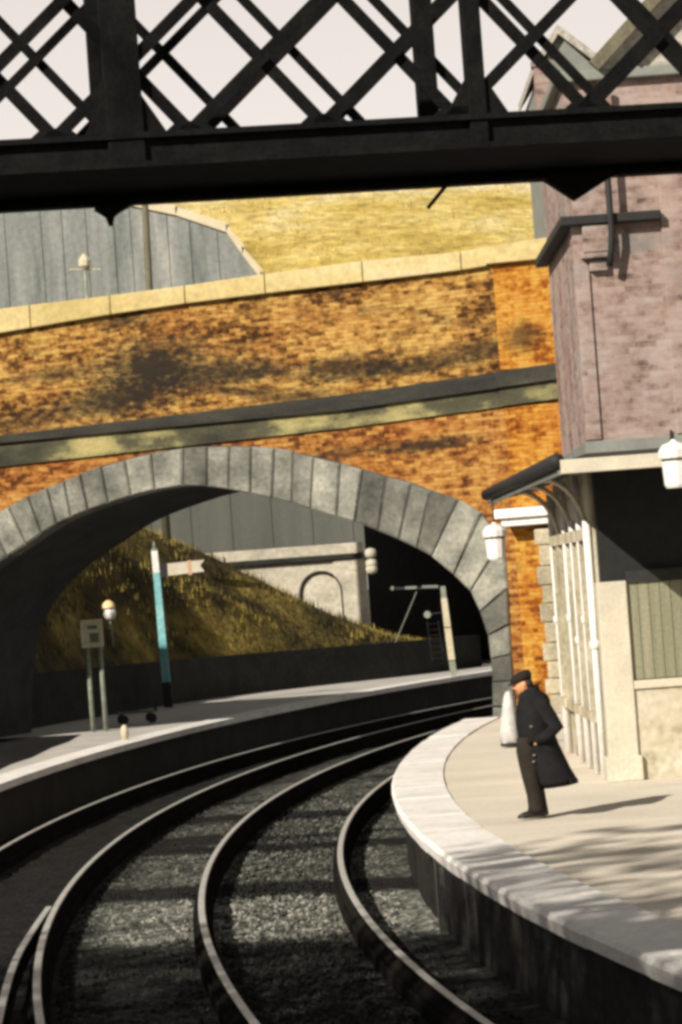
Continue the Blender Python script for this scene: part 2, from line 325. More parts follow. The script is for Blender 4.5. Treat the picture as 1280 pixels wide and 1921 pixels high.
nt.links.new(y3_.outputs[0], pd_.inputs[0])                       # sunlit strip painted paler at the near end
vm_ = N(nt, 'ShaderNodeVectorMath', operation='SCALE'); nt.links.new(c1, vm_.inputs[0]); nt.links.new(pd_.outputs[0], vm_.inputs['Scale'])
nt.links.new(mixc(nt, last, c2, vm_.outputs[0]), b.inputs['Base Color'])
bump(nt, b, vo.outputs['Distance'], .9, .03)
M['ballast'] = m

# ================================================================ SETTING

mb = MB(); mb.add([(-2500, -600, ZB - .25), (2500, -600, ZB - .25), (2500, 4000, ZB - .25), (-2500, 4000, ZB - .25)], [(0, 1, 2, 3)])
tag(mb.build('ground', M['earth']), kind='structure')
# trackbed, following the curve
offs = [-.9 + .16 * i for i in range(48)]; ys = [4 + .22 * i for i in range(290)] + [68 + 1.2 * i for i in range(62)]
mb = MB(); rings = []
for y in ys: rings.append([arc(o, y, ZB + random.uniform(-.018, .018) - .02 * math.cos((o - .8) * 2)) for o in offs])
mb.loft(rings, cap=False, closed=False)
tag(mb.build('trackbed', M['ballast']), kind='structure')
mb = MB(); rs_ = random.Random(11)                                # loose stones lying on it
for _ in range(13000):
    y = 25 + 33 * rs_.random() ** 1.3; o = rs_.uniform(-.6, 3.15)
    if min(abs(o), abs(o - 1.67), abs(o - 3.34)) < .16: continue
    c = arc(o, y, ZB + .012); q = rs_.uniform(.018, .042)
    pts_ = [c + Vector((dx * q * rs_.uniform(.7, 1.4), dy * q * rs_.uniform(.7, 1.4), dz * q * rs_.uniform(.5, 1.0))) for dx, dy, dz in ((1, 0, 0), (0, 1, 0), (-1, 0, 0), (0, -1, 0), (0, 0, 1.2), (0, 0, -1))]
    mb.add(pts_, [(0, 1, 4), (1, 2, 4), (2, 3, 4), (3, 0, 4), (1, 0, 5), (2, 1, 5), (3, 2, 5), (0, 3, 5)])
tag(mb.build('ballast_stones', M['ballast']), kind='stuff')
# platforms
def strip(sect, Y0, Y1, step, name, m, parent=None, smooth=False):
    """sweep a closed section [(off,z)...] along the curve"""
    mb = MB(); n = max(2, int((Y1 - Y0) / step) + 1)
    mb.loft([[arc(o, Y0 + (Y1 - Y0) * i / (n - 1), z) for o, z in sect] for i in range(n)])
    return mb.build(name, m, parent, smooth)
DN, COPW = .771, .672
pl = strip([(-DN - COPW + .02, -.5), (-DN - COPW + .02, HP - .022), (-14, HP - .022), (-14, -.5)], 4, 63.8, 1.0, 'near_platform', M['gravel'])
tag(pl, kind='structure')
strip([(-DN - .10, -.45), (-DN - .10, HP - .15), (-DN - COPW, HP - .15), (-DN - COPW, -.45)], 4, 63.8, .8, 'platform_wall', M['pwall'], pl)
mb = MB()
y = 6.0
while y < 63.6:                                                  # coping slabs with open joints
    L = random.uniform(.95, 1.35)
    y2 = min(y + L, 63.7); dz = random.uniform(-.006, .006)
    secs = []
    for k in range(4):
        yy = y + .006 + (y2 - y - .012) * k / 3
        secs.append([arc(o, yy, z + dz) for o, z in [(-DN + .02, HP - .15), (-DN + .045, HP - .04), (-DN + .01, HP), (-DN - COPW, HP), (-DN - COPW, HP - .15)]])
    mb.loft(secs); y = y2
mb.build('platform_coping', M['coping'], pl)
mb = MB()
for yy in (31.3, 34.2):                  # shallow brick piers on the platform wall
    mb.loft([[arc(o, yy + q, z) for o, z in [(-DN - .02, -.4), (-DN - .02, HP - .152), (-DN - .101, HP - .152), (-DN - .101, -.4)]] for q in (0, .2)])
mb.build('wall_pier', M['dirtystone'], pl)
OF = 5.738
fp = strip([(OF + .55, -.5), (OF + .55, HP - .015), (OF + 5.6, HP - .015), (OF + 5.6, -.5)], -4, 118, 1.0, 'far_platform', nmat('far_platform_gravel', [(.3, g(.40, 1, .96, .88)), (.7, g(.54, 1, .96, .88))], 1.2), None)
tag(fp, kind='structure')
strip([(OF + .1, -.45), (OF + .1, HP - .12), (OF + .6, HP - .12), (OF + .6, -.45)], -4, 118, .8, 'platform_wall', M['darkwall'], fp)
strip([(OF - .02, HP - .12), (OF - .02, HP), (OF + .56, HP), (OF + .56, HP - .12)], -4, 118, .8, 'platform_coping', M['coping'], fp)

# ================================================================ RAILWAY TRACKS
G_, SIX = 1.6695, 1.668
def rail_sec(o): return [(o - .065, -.15), (o - .065, -.13), (o - .012, -.10), (o - .012, -.045), (o - .036, -.03), (o - .036, -.005), (o - .028, 0), (o + .028, 0), (o + .036, -.005), (o + .036, -.03), (o + .012, -.045), (o + .012, -.10), (o + .065, -.13), (o + .065, -.15)]
def track(o0, label):
    c = arc(o0 + G_ / 2, 40, ZB)
    t = thing('railway_track', label, 'railway track', c, 0, 'railway tracks between the platforms')
    def rel(o): o.location = -c; return o
    for o in (o0, o0 + G_): rel(strip(rail_sec(o), 5, 120, .5, 'rail', M['rail'], t))
    for o in (o0, o0 + G_):                                      # rails ride on long tarred baulks
        rel(strip([(o - .11, -.45), (o - .11, -.175), (o - .10, -.152), (o + .10, -.152), (o + .11, -.175), (o + .11, -.45)], 5, 120, .7, 'timber_baulk', M['sleeper'], t))
    return t, c
t1, c1_ = track(0.0, 'nearer curved railway track running beside the right platform edge')
t2, c2_ = track(G_ + SIX, 'farther curved railway track on dark ballast along the left platform')
# rail that parts from the farther track towards the lower left corner of the view
pts = [atZ(x, y, 0) for x, y in [(92, 1700), (72, 1728), (54, 1755), (40, 1778), (29, 1800), (17, 1832), (7, 1868), (-4, 1915), (-14, 1960), (-24, 2010)]]
mb = MB(); rings = []
for i, p in enumerate(pts):
    d = (pts[min(i + 1, len(pts) - 1)] - pts[max(0, i - 1)]); d.z = 0; d.normalize(); u = Vector((d.y, -d.x, 0))
    rings.append([p + u * o + Vector((0, 0, z - .002)) for o, z in rail_sec(0)])
mb.loft(rings); o = mb.build('branch_rail', M['rail'], t2); o.location = -c2_
o['label'] = 'rail diverging from the farther track'

# ================================================================ ROAD BRIDGE
PSI = R_(18.0)
F0 = Vector((2.8, 64.7, 0)); U = Vector((math.cos(PSI), -math.sin(PSI), 0)); V = Vector((math.sin(PSI), math.cos(PSI), 0))
rb = thing('road_bridge', 'orange brick road bridge with a grey stone arch spanning both tracks', 'bridge', F0, -PSI)
def fc(x, y):
    p = onP(x, y, F0, V) - F0; return p.dot(U), p.z
def zline(pts):
    q = sorted(fc(x, y) for x, y in pts)
    def f(s):
        if s <= q[0][0]: a, b = q[0], q[1]
        elif s >= q[-1][0]: a, b = q[-2], q[-1]
        else:
            for a, b in zip(q, q[1:]):
                if a[0] <= s <= b[0]: break
        return a[1] + (b[1] - a[1]) * (s - a[0]) / (b[0] - a[0])
    return f
AX = Vector((math.sin(R_(19)), math.cos(R_(19)), 0)); axl = (AX.dot(U), AX.dot(V)); W = 5.2
def skew(y): return axl[0] / axl[1] * y
copT = zline([(0, 580), (290, 545), (640, 494), (860, 474), (1030, 447)])
copB = zline([(0, 626), (200, 592), (400, 563), (640, 535), (840, 511), (905, 503), (945, 491), (1030, 484)])
smT = zline([(0, 818), (640, 742), (1040, 684)]); smB = zline([(0, 832), (640, 771), (1040, 714)])
bdB = zline([(0, 876), (640, 804), (1040, 750)])
SL, SRT = -30.0, 4.2
pairs = [((-135, 1425), (-235, 1425)), ((-134, 1350), (-234, 1345)), ((-130, 1270), (-230, 1255)), ((-116, 1195), (-205, 1165)), ((-88, 1140), (-160, 1085)), ((-52, 1098), (-112, 1035)), ((-18, 1067), (-68, 1000)), ((16, 1043), (-22, 972)),
 ((51, 1021), (39, 944) if False else (18, 950)), ((80, 1000), (54, 930)), ((108, 983), (90, 915)), ((135, 970), (122, 902)), ((167, 957), (152, 890)), ((205, 944), (192, 875)), ((248, 930), (236, 862)), ((292, 919), (285, 850)),
 ((345, 911), (345, 840)), ((391, 913), (391, 837)), ((431, 918), (432, 836)), ((472, 926), (473, 838)), ((512, 935), (516, 842)), ((549, 944), (551, 848)), ((584, 955), (590, 856)), ((634, 970), (640, 868)), ((667, 979), (682, 880)), ((711, 996), (727, 893)), ((750, 1012), (774, 905)), ((783, 1028), (810, 920)), ((811, 1043), (862, 938)), ((853, 1078), (905, 963)), ((884, 1108), (946, 1012)),
 ((902, 1147), (954, 1105)), ((917, 1192), (957, 1172)), ((922, 1236), (961, 1228)), ((925, 1280), (965, 1278)), ((926, 1326), (968, 1326)), ((926, 1380), (970, 1380))]
ins = [fc(*a) for a, b in pairs]; outs = [fc(*b) for a, b in pairs]
s_l, s_r = outs[3][0], fc(950, 1100)[0]
extr = sorted(o for o in outs[3:31])
def ext(s):
    if s <= s_l or s >= s_r: return -.3
    if s <= extr[0][0]: return extr[0][1]
    for a, b in zip(extr, extr[1:]):
        if a[0] <= s <= b[0]: return a[1] + (b[1] - a[1]) * (s - a[0]) / (b[0] - a[0] + 1e-9)
    return extr[-1][1]
pil0, pil1 = fc(938, 650)[0], fc(1036, 650)[0]
DARK = g(.016, 1.15, 1, .75)
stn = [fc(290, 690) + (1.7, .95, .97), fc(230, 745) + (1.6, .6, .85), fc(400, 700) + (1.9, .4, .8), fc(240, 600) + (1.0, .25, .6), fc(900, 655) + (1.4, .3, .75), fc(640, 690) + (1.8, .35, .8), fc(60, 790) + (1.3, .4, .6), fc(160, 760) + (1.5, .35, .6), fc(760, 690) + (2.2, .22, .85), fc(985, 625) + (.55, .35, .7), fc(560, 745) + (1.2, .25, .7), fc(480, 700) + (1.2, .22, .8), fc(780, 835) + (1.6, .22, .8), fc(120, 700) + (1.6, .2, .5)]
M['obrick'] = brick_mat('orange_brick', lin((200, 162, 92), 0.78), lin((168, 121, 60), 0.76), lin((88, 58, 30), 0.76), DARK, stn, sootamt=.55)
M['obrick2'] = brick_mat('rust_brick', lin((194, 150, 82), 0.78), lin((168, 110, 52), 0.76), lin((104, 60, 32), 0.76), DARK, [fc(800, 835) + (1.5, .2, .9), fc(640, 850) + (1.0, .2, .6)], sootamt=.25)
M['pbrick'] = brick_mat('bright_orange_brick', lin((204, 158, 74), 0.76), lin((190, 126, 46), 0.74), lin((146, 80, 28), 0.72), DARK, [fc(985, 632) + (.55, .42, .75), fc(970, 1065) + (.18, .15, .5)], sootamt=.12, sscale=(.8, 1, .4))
def column_wall(bot, top, y0, y1, s0, s1, step=.2, sk=0.0):
    mb = MB(); n = int((s1 - s0) / step); rings = []
    brk = sorted(set([s0 + (s1 - s0) * i / n for i in range(n + 1)] + [q + e for q in (s_l, s_r) for e in (-.001, .001) if s0 < q < s1]))
    for s in brk:
        b, t = bot(s), top(s)
        rings.append([(s + skew(y0) * sk, y0, b), (s + skew(y1) * sk, y1, b), (s + skew(y1) * sk, y1, t), (s + skew(y0) * sk, y0, t)])
    mb.loft(rings); return mb
column_wall(ext, lambda s: bdB(s) + .02, 0, .55, SL, SRT).build('spandrel_wall', M['obrick2'], rb)
column_wall(lambda s: smT(s) - .02, lambda s: copB(s) + .02, 0.003, .45, SL, SRT, .5).build('parapet', M['obrick'], rb)
column_wall(smB, smT, -.17, .553, SL, SRT, .5).build('string_course', M['soot'], rb)
column_wall(bdB, lambda s: smB(s) - .001, -.07, .556, SL, SRT, .5).build('band_course', M['olive'], rb)
mb = MB(); s = SL
while s < pil0 - .15:                                            # coping stones with joints
    e_ = min(s + random.uniform(1.5, 2.1), pil0 - .1)
    mb.hexa([(s + .008, -.15, copB(s)), (e_ - .008, -.15, copB(e_)), (e_ - .008, .52, copB(e_)), (s + .008, .52, copB(s)), (s + .008, -.13, copT(s)), (e_ - .008, -.13, copT(e_)), (e_ - .008, .50, copT(e_)), (s + .008, .50, copT(s))]); s = e_
mb.build('parapet_coping', M['cream_cop'], rb, bevel=.02)
mb = MB(); a_, b_ = pil0 - .1, SRT
mb.hexa([(a_, -.30, copB(a_) + .02), (b_, -.30, copB(b_)), (b_, .6, copB(b_)), (a_, .6, copB(a_) + .02), (a_, -.27, copT(a_)), (b_, -.27, copT(b_)), (b_, .58, copT(b_)), (a_, .58, copT(a_))])
mb.build('pilaster_cap', M['cream_cop'], rb, bevel=.02)
mb = MB()                                                        # pilaster shaft in three lifts
p0b, p1b = fc(957, 1290)[0], fc(1026, 1290)[0]
mb.box(pil0, pil1 + .25, -.13, -.002, smT(pil0) + .03, copB(pil0) + .03)
mb.box(pil0 + .04, pil1 + .25, -.13, -.002, HP - .1, bdB(pil0) - .02)
mb.build('pilaster', M['pbrick'], rb, bevel=.015)
mb = MB()
mb.hexa([(pil0 - .06, -.30, smB(pil0)), (SRT, -.30, smB(SRT)), (SRT, -.172, smB(SRT)), (pil0 - .06, -.172, smB(pil0)), (pil0 - .06, -.30, smT(pil0)), (SRT, -.30, smT(SRT)), (SRT, -.172, smT(SRT)), (pil0 - .06, -.172, smT(pil0))])
mb.build('string_course_return', M['soot'], rb)
mb = MB()
mb.hexa([(pil0 - .02, -.20, bdB(pil0)), (SRT, -.20, bdB(SRT)), (SRT, -.072, bdB(SRT)), (pil0 - .02, -.072, bdB(pil0)), (pil0 - .02, -.20, smB(pil0) - .003), (SRT, -.20, smB(SRT) - .003), (SRT, -.072, smB(SRT) - .003), (pil0 - .02, -.072, smB(pil0) - .003)])
mb.build('band_course_return', M['olive'], rb)
# arch ring of voussoirs
mb = MB()
for i in range(len(pairs) - 1):
    (a, b), (c, d) = (ins[i], outs[i]), (ins[i + 1], outs[i + 1])
    def sh(p, q, k): return (p[0] + (q[0] - p[0]) * k, p[1] + (q[1] - p[1]) * k)
    a2, c2 = sh(a, c, .022), sh(c, a, .022); b2, d2 = sh(b, d, .022), sh(d, b, .022)
    pr = -.06 + random.uniform(-.02, .02); j = random.uniform(-.03, .03)
    if i < 30: b2 = sh(b2, a2, j); d2 = sh(d2, c2, j)
    q = [a2, c2, d2, b2]; cxm = sum(p[0] for p in q) / 4; czm = sum(p[1] for p in q) / 4
    inner = [(cxm + (p[0] - cxm) * .86, czm + (p[1] - czm) * .93) for p in q]
    mb.loft([[(p[0] + skew(.5), .5, p[1]) for p in q], [(p[0], pr + .035, p[1]) for p in q], [(p[0], pr, p[1]) for p in inner]])
mb.build('arch_ring', M['stone'], rb)
# mortar bed just behind the ring face, so that joints read dark
mb = MB(); rings = [[(a[0], -.012, a[1]), (b[0], -.012, b[1]), (b[0] + skew(.45), .45, b[1]), (a[0] + skew(.45), .45, a[1] + .01)] for a, b in zip(ins, outs)]
mb.loft(rings); mb.build('ring_mortar', M['mortar'], rb)
# barrel and far face
mb = MB(); rings = []
def outp(i, k):
    a, b = Vector(ins[i]), Vector(outs[i]); d = (b - a).normalized(); return a + d * k
for yy in (.52, W):
    pass
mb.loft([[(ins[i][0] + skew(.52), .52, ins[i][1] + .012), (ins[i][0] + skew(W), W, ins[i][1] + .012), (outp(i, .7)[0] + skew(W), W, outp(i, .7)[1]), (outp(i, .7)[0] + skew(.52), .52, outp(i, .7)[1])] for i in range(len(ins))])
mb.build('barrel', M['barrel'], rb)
column_wall(lambda s: ext(s) - .25 if ext(s) > 0 else -.3, lambda s: copB(s), W - .5, W + .02, SL, SRT, .3, sk=1.0).build('rear_wall', M['soot'], rb)
column_wall(lambda s: smB(s) - .1, lambda s: smB(s) + .12, .56, W - .52, SL, SRT, 1.0, sk=1.0).build('deck', M['earth'], rb)
# black sheet added on the far platform in place of the dark abutment
cp = [atZ(x, y, HP) for x, y in ((152, 1377), (128, 1391), (96, 1402), (60, 1420), (20, 1433), (-40, 1462), (-120, 1492))]
mb = MB(); mb.add([(p.x, p.y, HP - .011) for p in cp] + [(cp[-1].x - 4, cp[-1].y - 1, HP - .011), (-9.4, 64, HP - .011), (-8.6, 71.5, HP - .011)], [tuple(range(len(cp) + 3))])
tag(mb.build('abutment_dark_sheet', M['abutment_dark']), kind='structure')
# pale dressed pier beside the pilaster, on the platform
mb = MB(); qx0, qx1 = fc(1036, 1200)[0], fc(1095, 1200)[0]
zz = HP - .05; k = 0; ztop = fc(1020, 992)[1]
while zz < ztop - .05:
    h = random.uniform(.30, .42); z2 = min(zz + h, ztop); dx = .07 if k % 2 else 0
    mb.box(qx0 - dx, qx1 + .3, -.50 - .02 * (k % 2), -.15, zz + .008, z2 - .008); zz = z2; k += 1
mb.build('quoin_pier', M['lstone'], rb, bevel=.02)
mb = MB(); cz = fc(1000, 985)[1]; ct = fc(1000, 952)[1]
mb.box(fc(955, 970)[0], qx1 + .1, -.62, -.14, cz, cz + (ct - cz) * .45).box(fc(945, 970)[0], qx1 + .1, -.72, -.14, cz + (ct - cz) * .45 + .002, ct)
mb.build('pier_capital', M['whitepaint'], rb, bevel=.02)

# ================================================================ STATION BUILDING
BX, BY = 3.25, 42.0
sb = thing('station_building', 'pinkish brick station building with cream canopy on the right platform', 'station building', (BX, BY, HP))
def bz(x, y, Y=BY): return atY(x, y, Y).z - HP
def bxx(x, y, Y=BY): return atY(x, y, Y).x - BX
M['pinkbrick'] = brick_mat('pink_washed_brick', lin((188, 170, 160), .68), lin((174, 151, 141), .68), lin((150, 126, 116), .68), lin((146, 143, 138), .62), sootamt=.5, mortar=lin((158, 144, 140)), sscale=(.7, 1, .4))
M['pinkbrick2'] = M['pinkbrick']
LX = 14.0
zcan = bz(1110, 868); zcor = bz(1150, 411); zlow = bz(1230, 1088)
MB().box(0, LX, 0, 5.2, zcan + .05, 8.98).build('upper_wall', M['pinkbrick'], sb)
MB().box(-.05, LX, -.05, 5.25, bz(1110, 858), bz(1110, 828)).build('plinth_band', M['lead'], sb, bevel=.01)
# corner strip and shallow panels on the upper wall
mb = MB(); mb.box(-.03, .16, -.04, .35, bz(1110, 826), zcor - .02)
mb.box(bxx(1246, 500), bxx(1246, 500) + .5, -.05, -.002, bz(1110, 826), zcor + .75); mb.build('pilaster_strip', M['pinkbrick'], sb, bevel=.01)
mb = MB(); mb.box(-.18, bxx(1238, 408), -.2, -.002, zcor - .06, zcor + .06).box(-.18, -.002, -.002, 5.3, zcor - .06, zcor + .06)
mb.build('cornice', M['black'], sb, bevel=.015)
mb = MB(); mb.box(.10, .46, -.16, -.003, zcor - .42, zcor - .07).box(.06, .5, -.2, -.003, zcor - .5, zcor - .43).box(.16, .4, -.11, -.003, zcor - .66, zcor - .51)
mb.build('corbel', M['pinkbrick'], sb, bevel=.02)
pxx = bxx(1142, 400)
mb = MB().tube([(pxx, -.25, 8.95), (pxx, -.25, zcor - .2), (pxx - .02, -.22, zcor - .42), (pxx - .06, -.21, zcor - .62)], .042)
mb.build('downpipe', M['black'], sb, True)
# roof: low parapet on the left, steep slate slope rising to the right
MB().box(-.12, LX, -.14, 5.3, 8.982, 9.12).build('eaves_course', M['lead'], sb, bevel=.02)
mb = MB(); mb.prism([(.45, -.1, 9.122), (LX, -.1, 9.122), (LX, -.1, 13.4), (4.9, -.1, 13.4)], (0, 5.3, 0)); rf_ = mb.build('roof', M['slate'], sb)
MB().bar((.40, -.2, 9.15), (4.9, -.2, 13.5), .16, .14, (0, 1, 0)).bar((.95, -.16, 9.15), (5.3, -.16, 13.35), .06, .08, (0, 1, 0)).build('bargeboard', M['pole'], rf_)
# ground floor
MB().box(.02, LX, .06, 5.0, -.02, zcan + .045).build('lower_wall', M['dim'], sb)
MB().box(-.05, .33, -.07, .32, 0, zlow + .02).box(-.09, .37, -.11, .36, -.02, .3).build('corner_pier', M['creampaint'], sb, bevel=.015)
mb = MB(); x = .335
while x < 9:
    mb.box(x + .004, x + .136, .0, .058, bz(1230, 1272), zlow - .02); x += .14
mb.build('boarding', M['boards'], sb)
mb = MB(); mb.box(.333, LX, -.06, .059, bz(1230, 1290), bz(1230, 1274)); mb.build('sill', M['creampaint'], sb, bevel=.008)
mb = MB(); mb.box(.332, LX, -.02, .0585, -.02, bz(1230, 1291)); mb.build('dado', M['dado'], sb)
mb = MB(); mb.box(.332, LX, -.03, .0585, zlow - .018, zlow + .14); mb.build('lintel', M['black'], sb)
# platform-side wall, seen nearly edge-on: pale jambs, dark windows, pipes
MB().box(-.02, .018, .33, 7.6, -.02, zcan).build('side_wall', M['dado'], sb)
def side(y0, y1, z0, z1, m, name, d0=-.10, d1=-.021): return MB().box(d0, d1, y0, y1, z0, z1).build(name, m, sb, bevel=.008)
for y0 in (.55, 1.9, 3.2, 4.7, 6.2):
    wf = side(y0 + .14, y0 + .85, 1.0, 3.0, M['black'], 'window', -.035)
    j = MB().box(-.13, -.02, y0 + .02, y0 + .138, .85, 3.1).box(-.13, -.02, y0 + .852, y0 + .97, .85, 3.1).box(-.16, -.02, y0, y0 + .99, 3.102, 3.25).box(-.17, -.02, y0, y0 + .99, .72, .849).build('window_surround', M['lstone'], wf)
for yy, rr, z1 in ((.44, .05, 3.35), (1.72, .045, zcan - .1), (3.05, .05, 3.4), (4.5, .05, zcan - .1), (7.3, .06, zcan - .2)):
    MB().tube([(-.09, yy, 0), (-.09, yy, z1 * .5), (-.09, yy, z1)], rr, 10).lathe([(rr, 0), (rr * 1.5, .02), (rr * 1.5, .1), (rr, .12)], (-.09, yy, z1 * .5), 10).build('drainpipe', M['whitepaint'], sb, True)
# canopy
cA = atY(1046, 880, 39.3); cB = atY(915, 945, 53.0)
ca = Vector((cA.x - BX, 39.3 - BY, cA.z - HP)); cb_ = Vector((cB.x - BX, 53.0 - BY, cB.z - HP))
zc = (ca.z + cb_.z) / 2
mb = MB(); T = .10
mb.hexa([(ca.x + .05, ca.y + .05, zc), (LX, ca.y + .05, zc), (LX, -.055, zc + .12), (-.055, -.055, zc + .12), (ca.x + .05, ca.y + .05, zc + T), (LX, ca.y + .05, zc + T), (LX, -.055, zc + T + .18), (-.055, -.055, zc + T + .18)])
mb.hexa([(ca.x + .05, ca.y + .05, zc), (-.055, -.055, zc + .12), (-.055, 10.95, zc + .12), (cb_.x + .05, 10.95, zc), (ca.x + .05, ca.y + .05, zc + T), (-.055, -.055, zc + T + .18), (-.055, 10.95, zc + T + .18), (cb_.x + .05, 10.95, zc + T)])
mb.build('canopy', M['black'], sb)
MB().box(ca.x + .04, LX, ca.y - .02, ca.y + .048, zc - .04, zc + .13).build('canopy_fascia', M['creampaint'], sb, bevel=.01)
mb = MB(); mb.tube([(ca.x, ca.y, zc + .12), (cb_.x, cb_.y, zc + .12)], .10, 8); mb.build('gutter', M['black'], sb, True)
mb = MB(); mb.bar((ca.x + .03, ca.y, zc - .02), (cb_.x + .03, cb_.y, zc - .02), .05, .05, (1, 0, 0)); mb.build('eaves_moulding', M['lead'], sb)
for yy in (.6, 3.4, 6.2):
    q = []
    for k in range(9):
        a = k / 8 * math.pi / 2; q.append((-.06 - .55 * (1 - math.cos(a)), yy, zc - .85 + .85 * math.sin(a)))
    MB().tube(q, .035, 8).build('canopy_bracket', M['creampaint'], sb, True)

# station lanterns: white square cap over tapering opal glass
def lantern(loc, label, rod):
    t = thing('station_lantern', label, 'lantern', loc, R_(20), 'white station lanterns')
    MB().lathe([(.20, 0), (.22, .02), (.22, .12), (.16, .20), (.05, .24), (.03, .27)], (0, 0, -.02), 12).build('lamp_cap', M['whitepaint'], t)
    MB().lathe([(.185, -.045), (.185, -.02)], (0, 0, 0), 12).build('lamp_collar', M['black'], t)
    MB().lathe([(.14, -.42), (.165, -.38), (.185, -.05)], (0, 0, 0), 12).build('lamp_glass', M['glass'], t)
    t.scale = (.86, .86, .86)
    return t
zb_ = zc + HP
lp = atY(929, 1006, 50.3)
t = lantern(lp, 'small white lantern hanging under the far end of the canopy by the arch', 0)
MB().tube([(0, 0, .24), (0, 0, (zb_ - lp.z - .03) / .86)], .014, 8).build('lamp_rod', M['black'], t)
ln = atY(1266, 858, 38.9)
t = lantern(ln, 'large white lantern in front of the cream canopy fascia', 0)
ax_ = Matrix.Rotation(-R_(20), 3, 'Z') @ Vector((0, .40, 0))
MB().tube([(0, 0, .24), (0, 0, .34), ax_ * .5 + Vector((0, 0, .38)), Vector((ax_.x, ax_.y, (zb_ - ln.z + .04) / .86))], .02, 8).build('lamp_rod', M['black'], t)

# ================================================================ FOOTBRIDGE
FA = R_(7.0); FY = 17.0
fbp = Vector((0, FY, 0)); FU = Vector((math.cos(FA), math.sin(FA), 0)); FV = Vector((-math.sin(FA), math.cos(FA), 0))
fb = thing('footbridge', 'black iron lattice footbridge crossing overhead in front', 'footbridge', fbp, FA)
DW = 1.5
def fp_(x, y, off=0.0):
    p = onP(x, y, fbp + FV * off, FV) - fbp; return p.dot(FU), p.z
ZC0, ZC1, ZT = 5.63, 5.81, 7.2
LA, LB = -7.0, 5.2
up, dn = math.tan(R_(41)), math.tan(R_(48.5))
def lattice(off, node, per, bw, name):
    s0, z0 = fp_(node[0], node[1], off)
    mb = MB()
    for sl, yo in ((up, -.018), (-dn, .018)):
        for k in range(-14, 15):
            sa = s0 + k * per + (ZC1 - z0) / sl; sb_ = s0 + k * per + (ZT - z0) / sl
            if max(sa, sb_) < LA + .1 or min(sa, sb_) > LB - .1: continue
            mb.bar((sa, off + yo, ZC1 - .03), (sb_, off + yo, ZT + .03), bw, .022, (0, 1, 0))
    for k in range(-14, 15):                                     # gussets where the bars meet the chord
        for sl in (1, -1):
            sa = s0 + k * per + (ZC1 - z0) / (up if sl > 0 else -dn)
            if LA < sa < LB: mb.prism([(sa - .10, off - .03, ZC1), (sa + .10, off - .03, ZC1), (sa + .04, off - .03, ZC1 + .05), (sa - .04, off - .03, ZC1 + .05)], (0, .006, 0))
    return mb.build(name, M['iron'], fb)
near_l = lattice(0.0, (490, 104), .70, .066, 'lattice'); far_l = lattice(DW, (306, 98), .715, .055, 'lattice')
for off in (0.0, DW):
    mb = MB(); mb.box(LA, LB, off - .07, off + .07, ZC0, ZC0 + .03).box(LA, LB, off - .02, off + .02, ZC0 + .03, ZC1 - .03).box(LA, LB, off - .07, off + .07, ZC1 - .03, ZC1)
    mb.build('bottom_chord', M['iron'], fb)
    mb = MB(); mb.box(LA, LB, off - .07, off + .07, ZT, ZT + .04).box(LA, LB, off - .02, off + .02, ZT + .04, ZT + .13); mb.build('handrail', M['iron'], fb)
mb = MB(); mb.box(LA, LB, .075, DW - .075, ZC0 + .06, ZC0 + .12)
mb.build('deck', M['iron'], fb)
for (x, wd, off) in ((226, .19, 0.0), (888, .095, 0.0), (182, .10, DW), (797, .115, DW)):
    s_, _ = fp_(x, 120, off)
    mb = MB(); mb.box(s_ - wd / 2, s_ + wd / 2, off - .055, off + .055, ZC0 + .002, ZT + .02)
    mb.prism([(s_ - wd / 2 - .12, off - .03, ZC1 + .001), (s_ + wd / 2 + .12, off - .03, ZC1 + .001), (s_ + wd / 2, off - .03, ZC1 + .2), (s_ - wd / 2, off - .03, ZC1 + .2)], (0, .06, 0))
    mb.build('post', M['iron'], fb, bevel=.006)
# pendant under the left post, haunch bracket on the right, small strut
s_, z_ = fp_(208, 424, DW)
mb = MB(); mb.loft([[(s_ - a * .5 + dx, DW - a * .4, z), (s_ + a * .5 + dx, DW - a * .4, z), (s_ + a * .5 + dx, DW + a * .4, z), (s_ - a * .5 + dx, DW + a * .4, z)] for a, z, dx in ((.02, z_, 0), (.05, z_ + .05, 0), (.11, z_ + .075, 0), (.19, z_ + .1, .01), (.2, ZC0 - .002, .02))])
mb.build('pendant', M['iron'], fb)
a_, b_, c_ = fp_(1022, 345, DW), fp_(1080, 376, DW), fp_(1148, 322, DW)
MB().prism([(a_[0], DW - .05, ZC0 - .001), (b_[0], DW - .05, b_[1]), (c_[0], DW - .05, ZC0 - .001)], (0, .1, 0)).build('haunch_bracket', M['iron'], fb)
a_, b_ = fp_(803, 390, DW), fp_(842, 342, DW)
MB().bar((a_[0], DW, a_[1]), (b_[0], DW, b_[1]), .022, .03, (0, 1, 0)).build('strut', M['iron'], fb)
for xs in (LA + .35, LB - .35):                                  # leg frames beyond the picture
    mb = MB()
    for yo in (0.0, DW): mb.box(xs - .09, xs + .09, yo - .09, yo + .09, -.3, ZC0 - .002)
    mb.bar((xs, .09, 1), (xs, DW - .09, 5), .08, .03, (1, 0, 0)); mb.build('leg', M['iron'], fb)

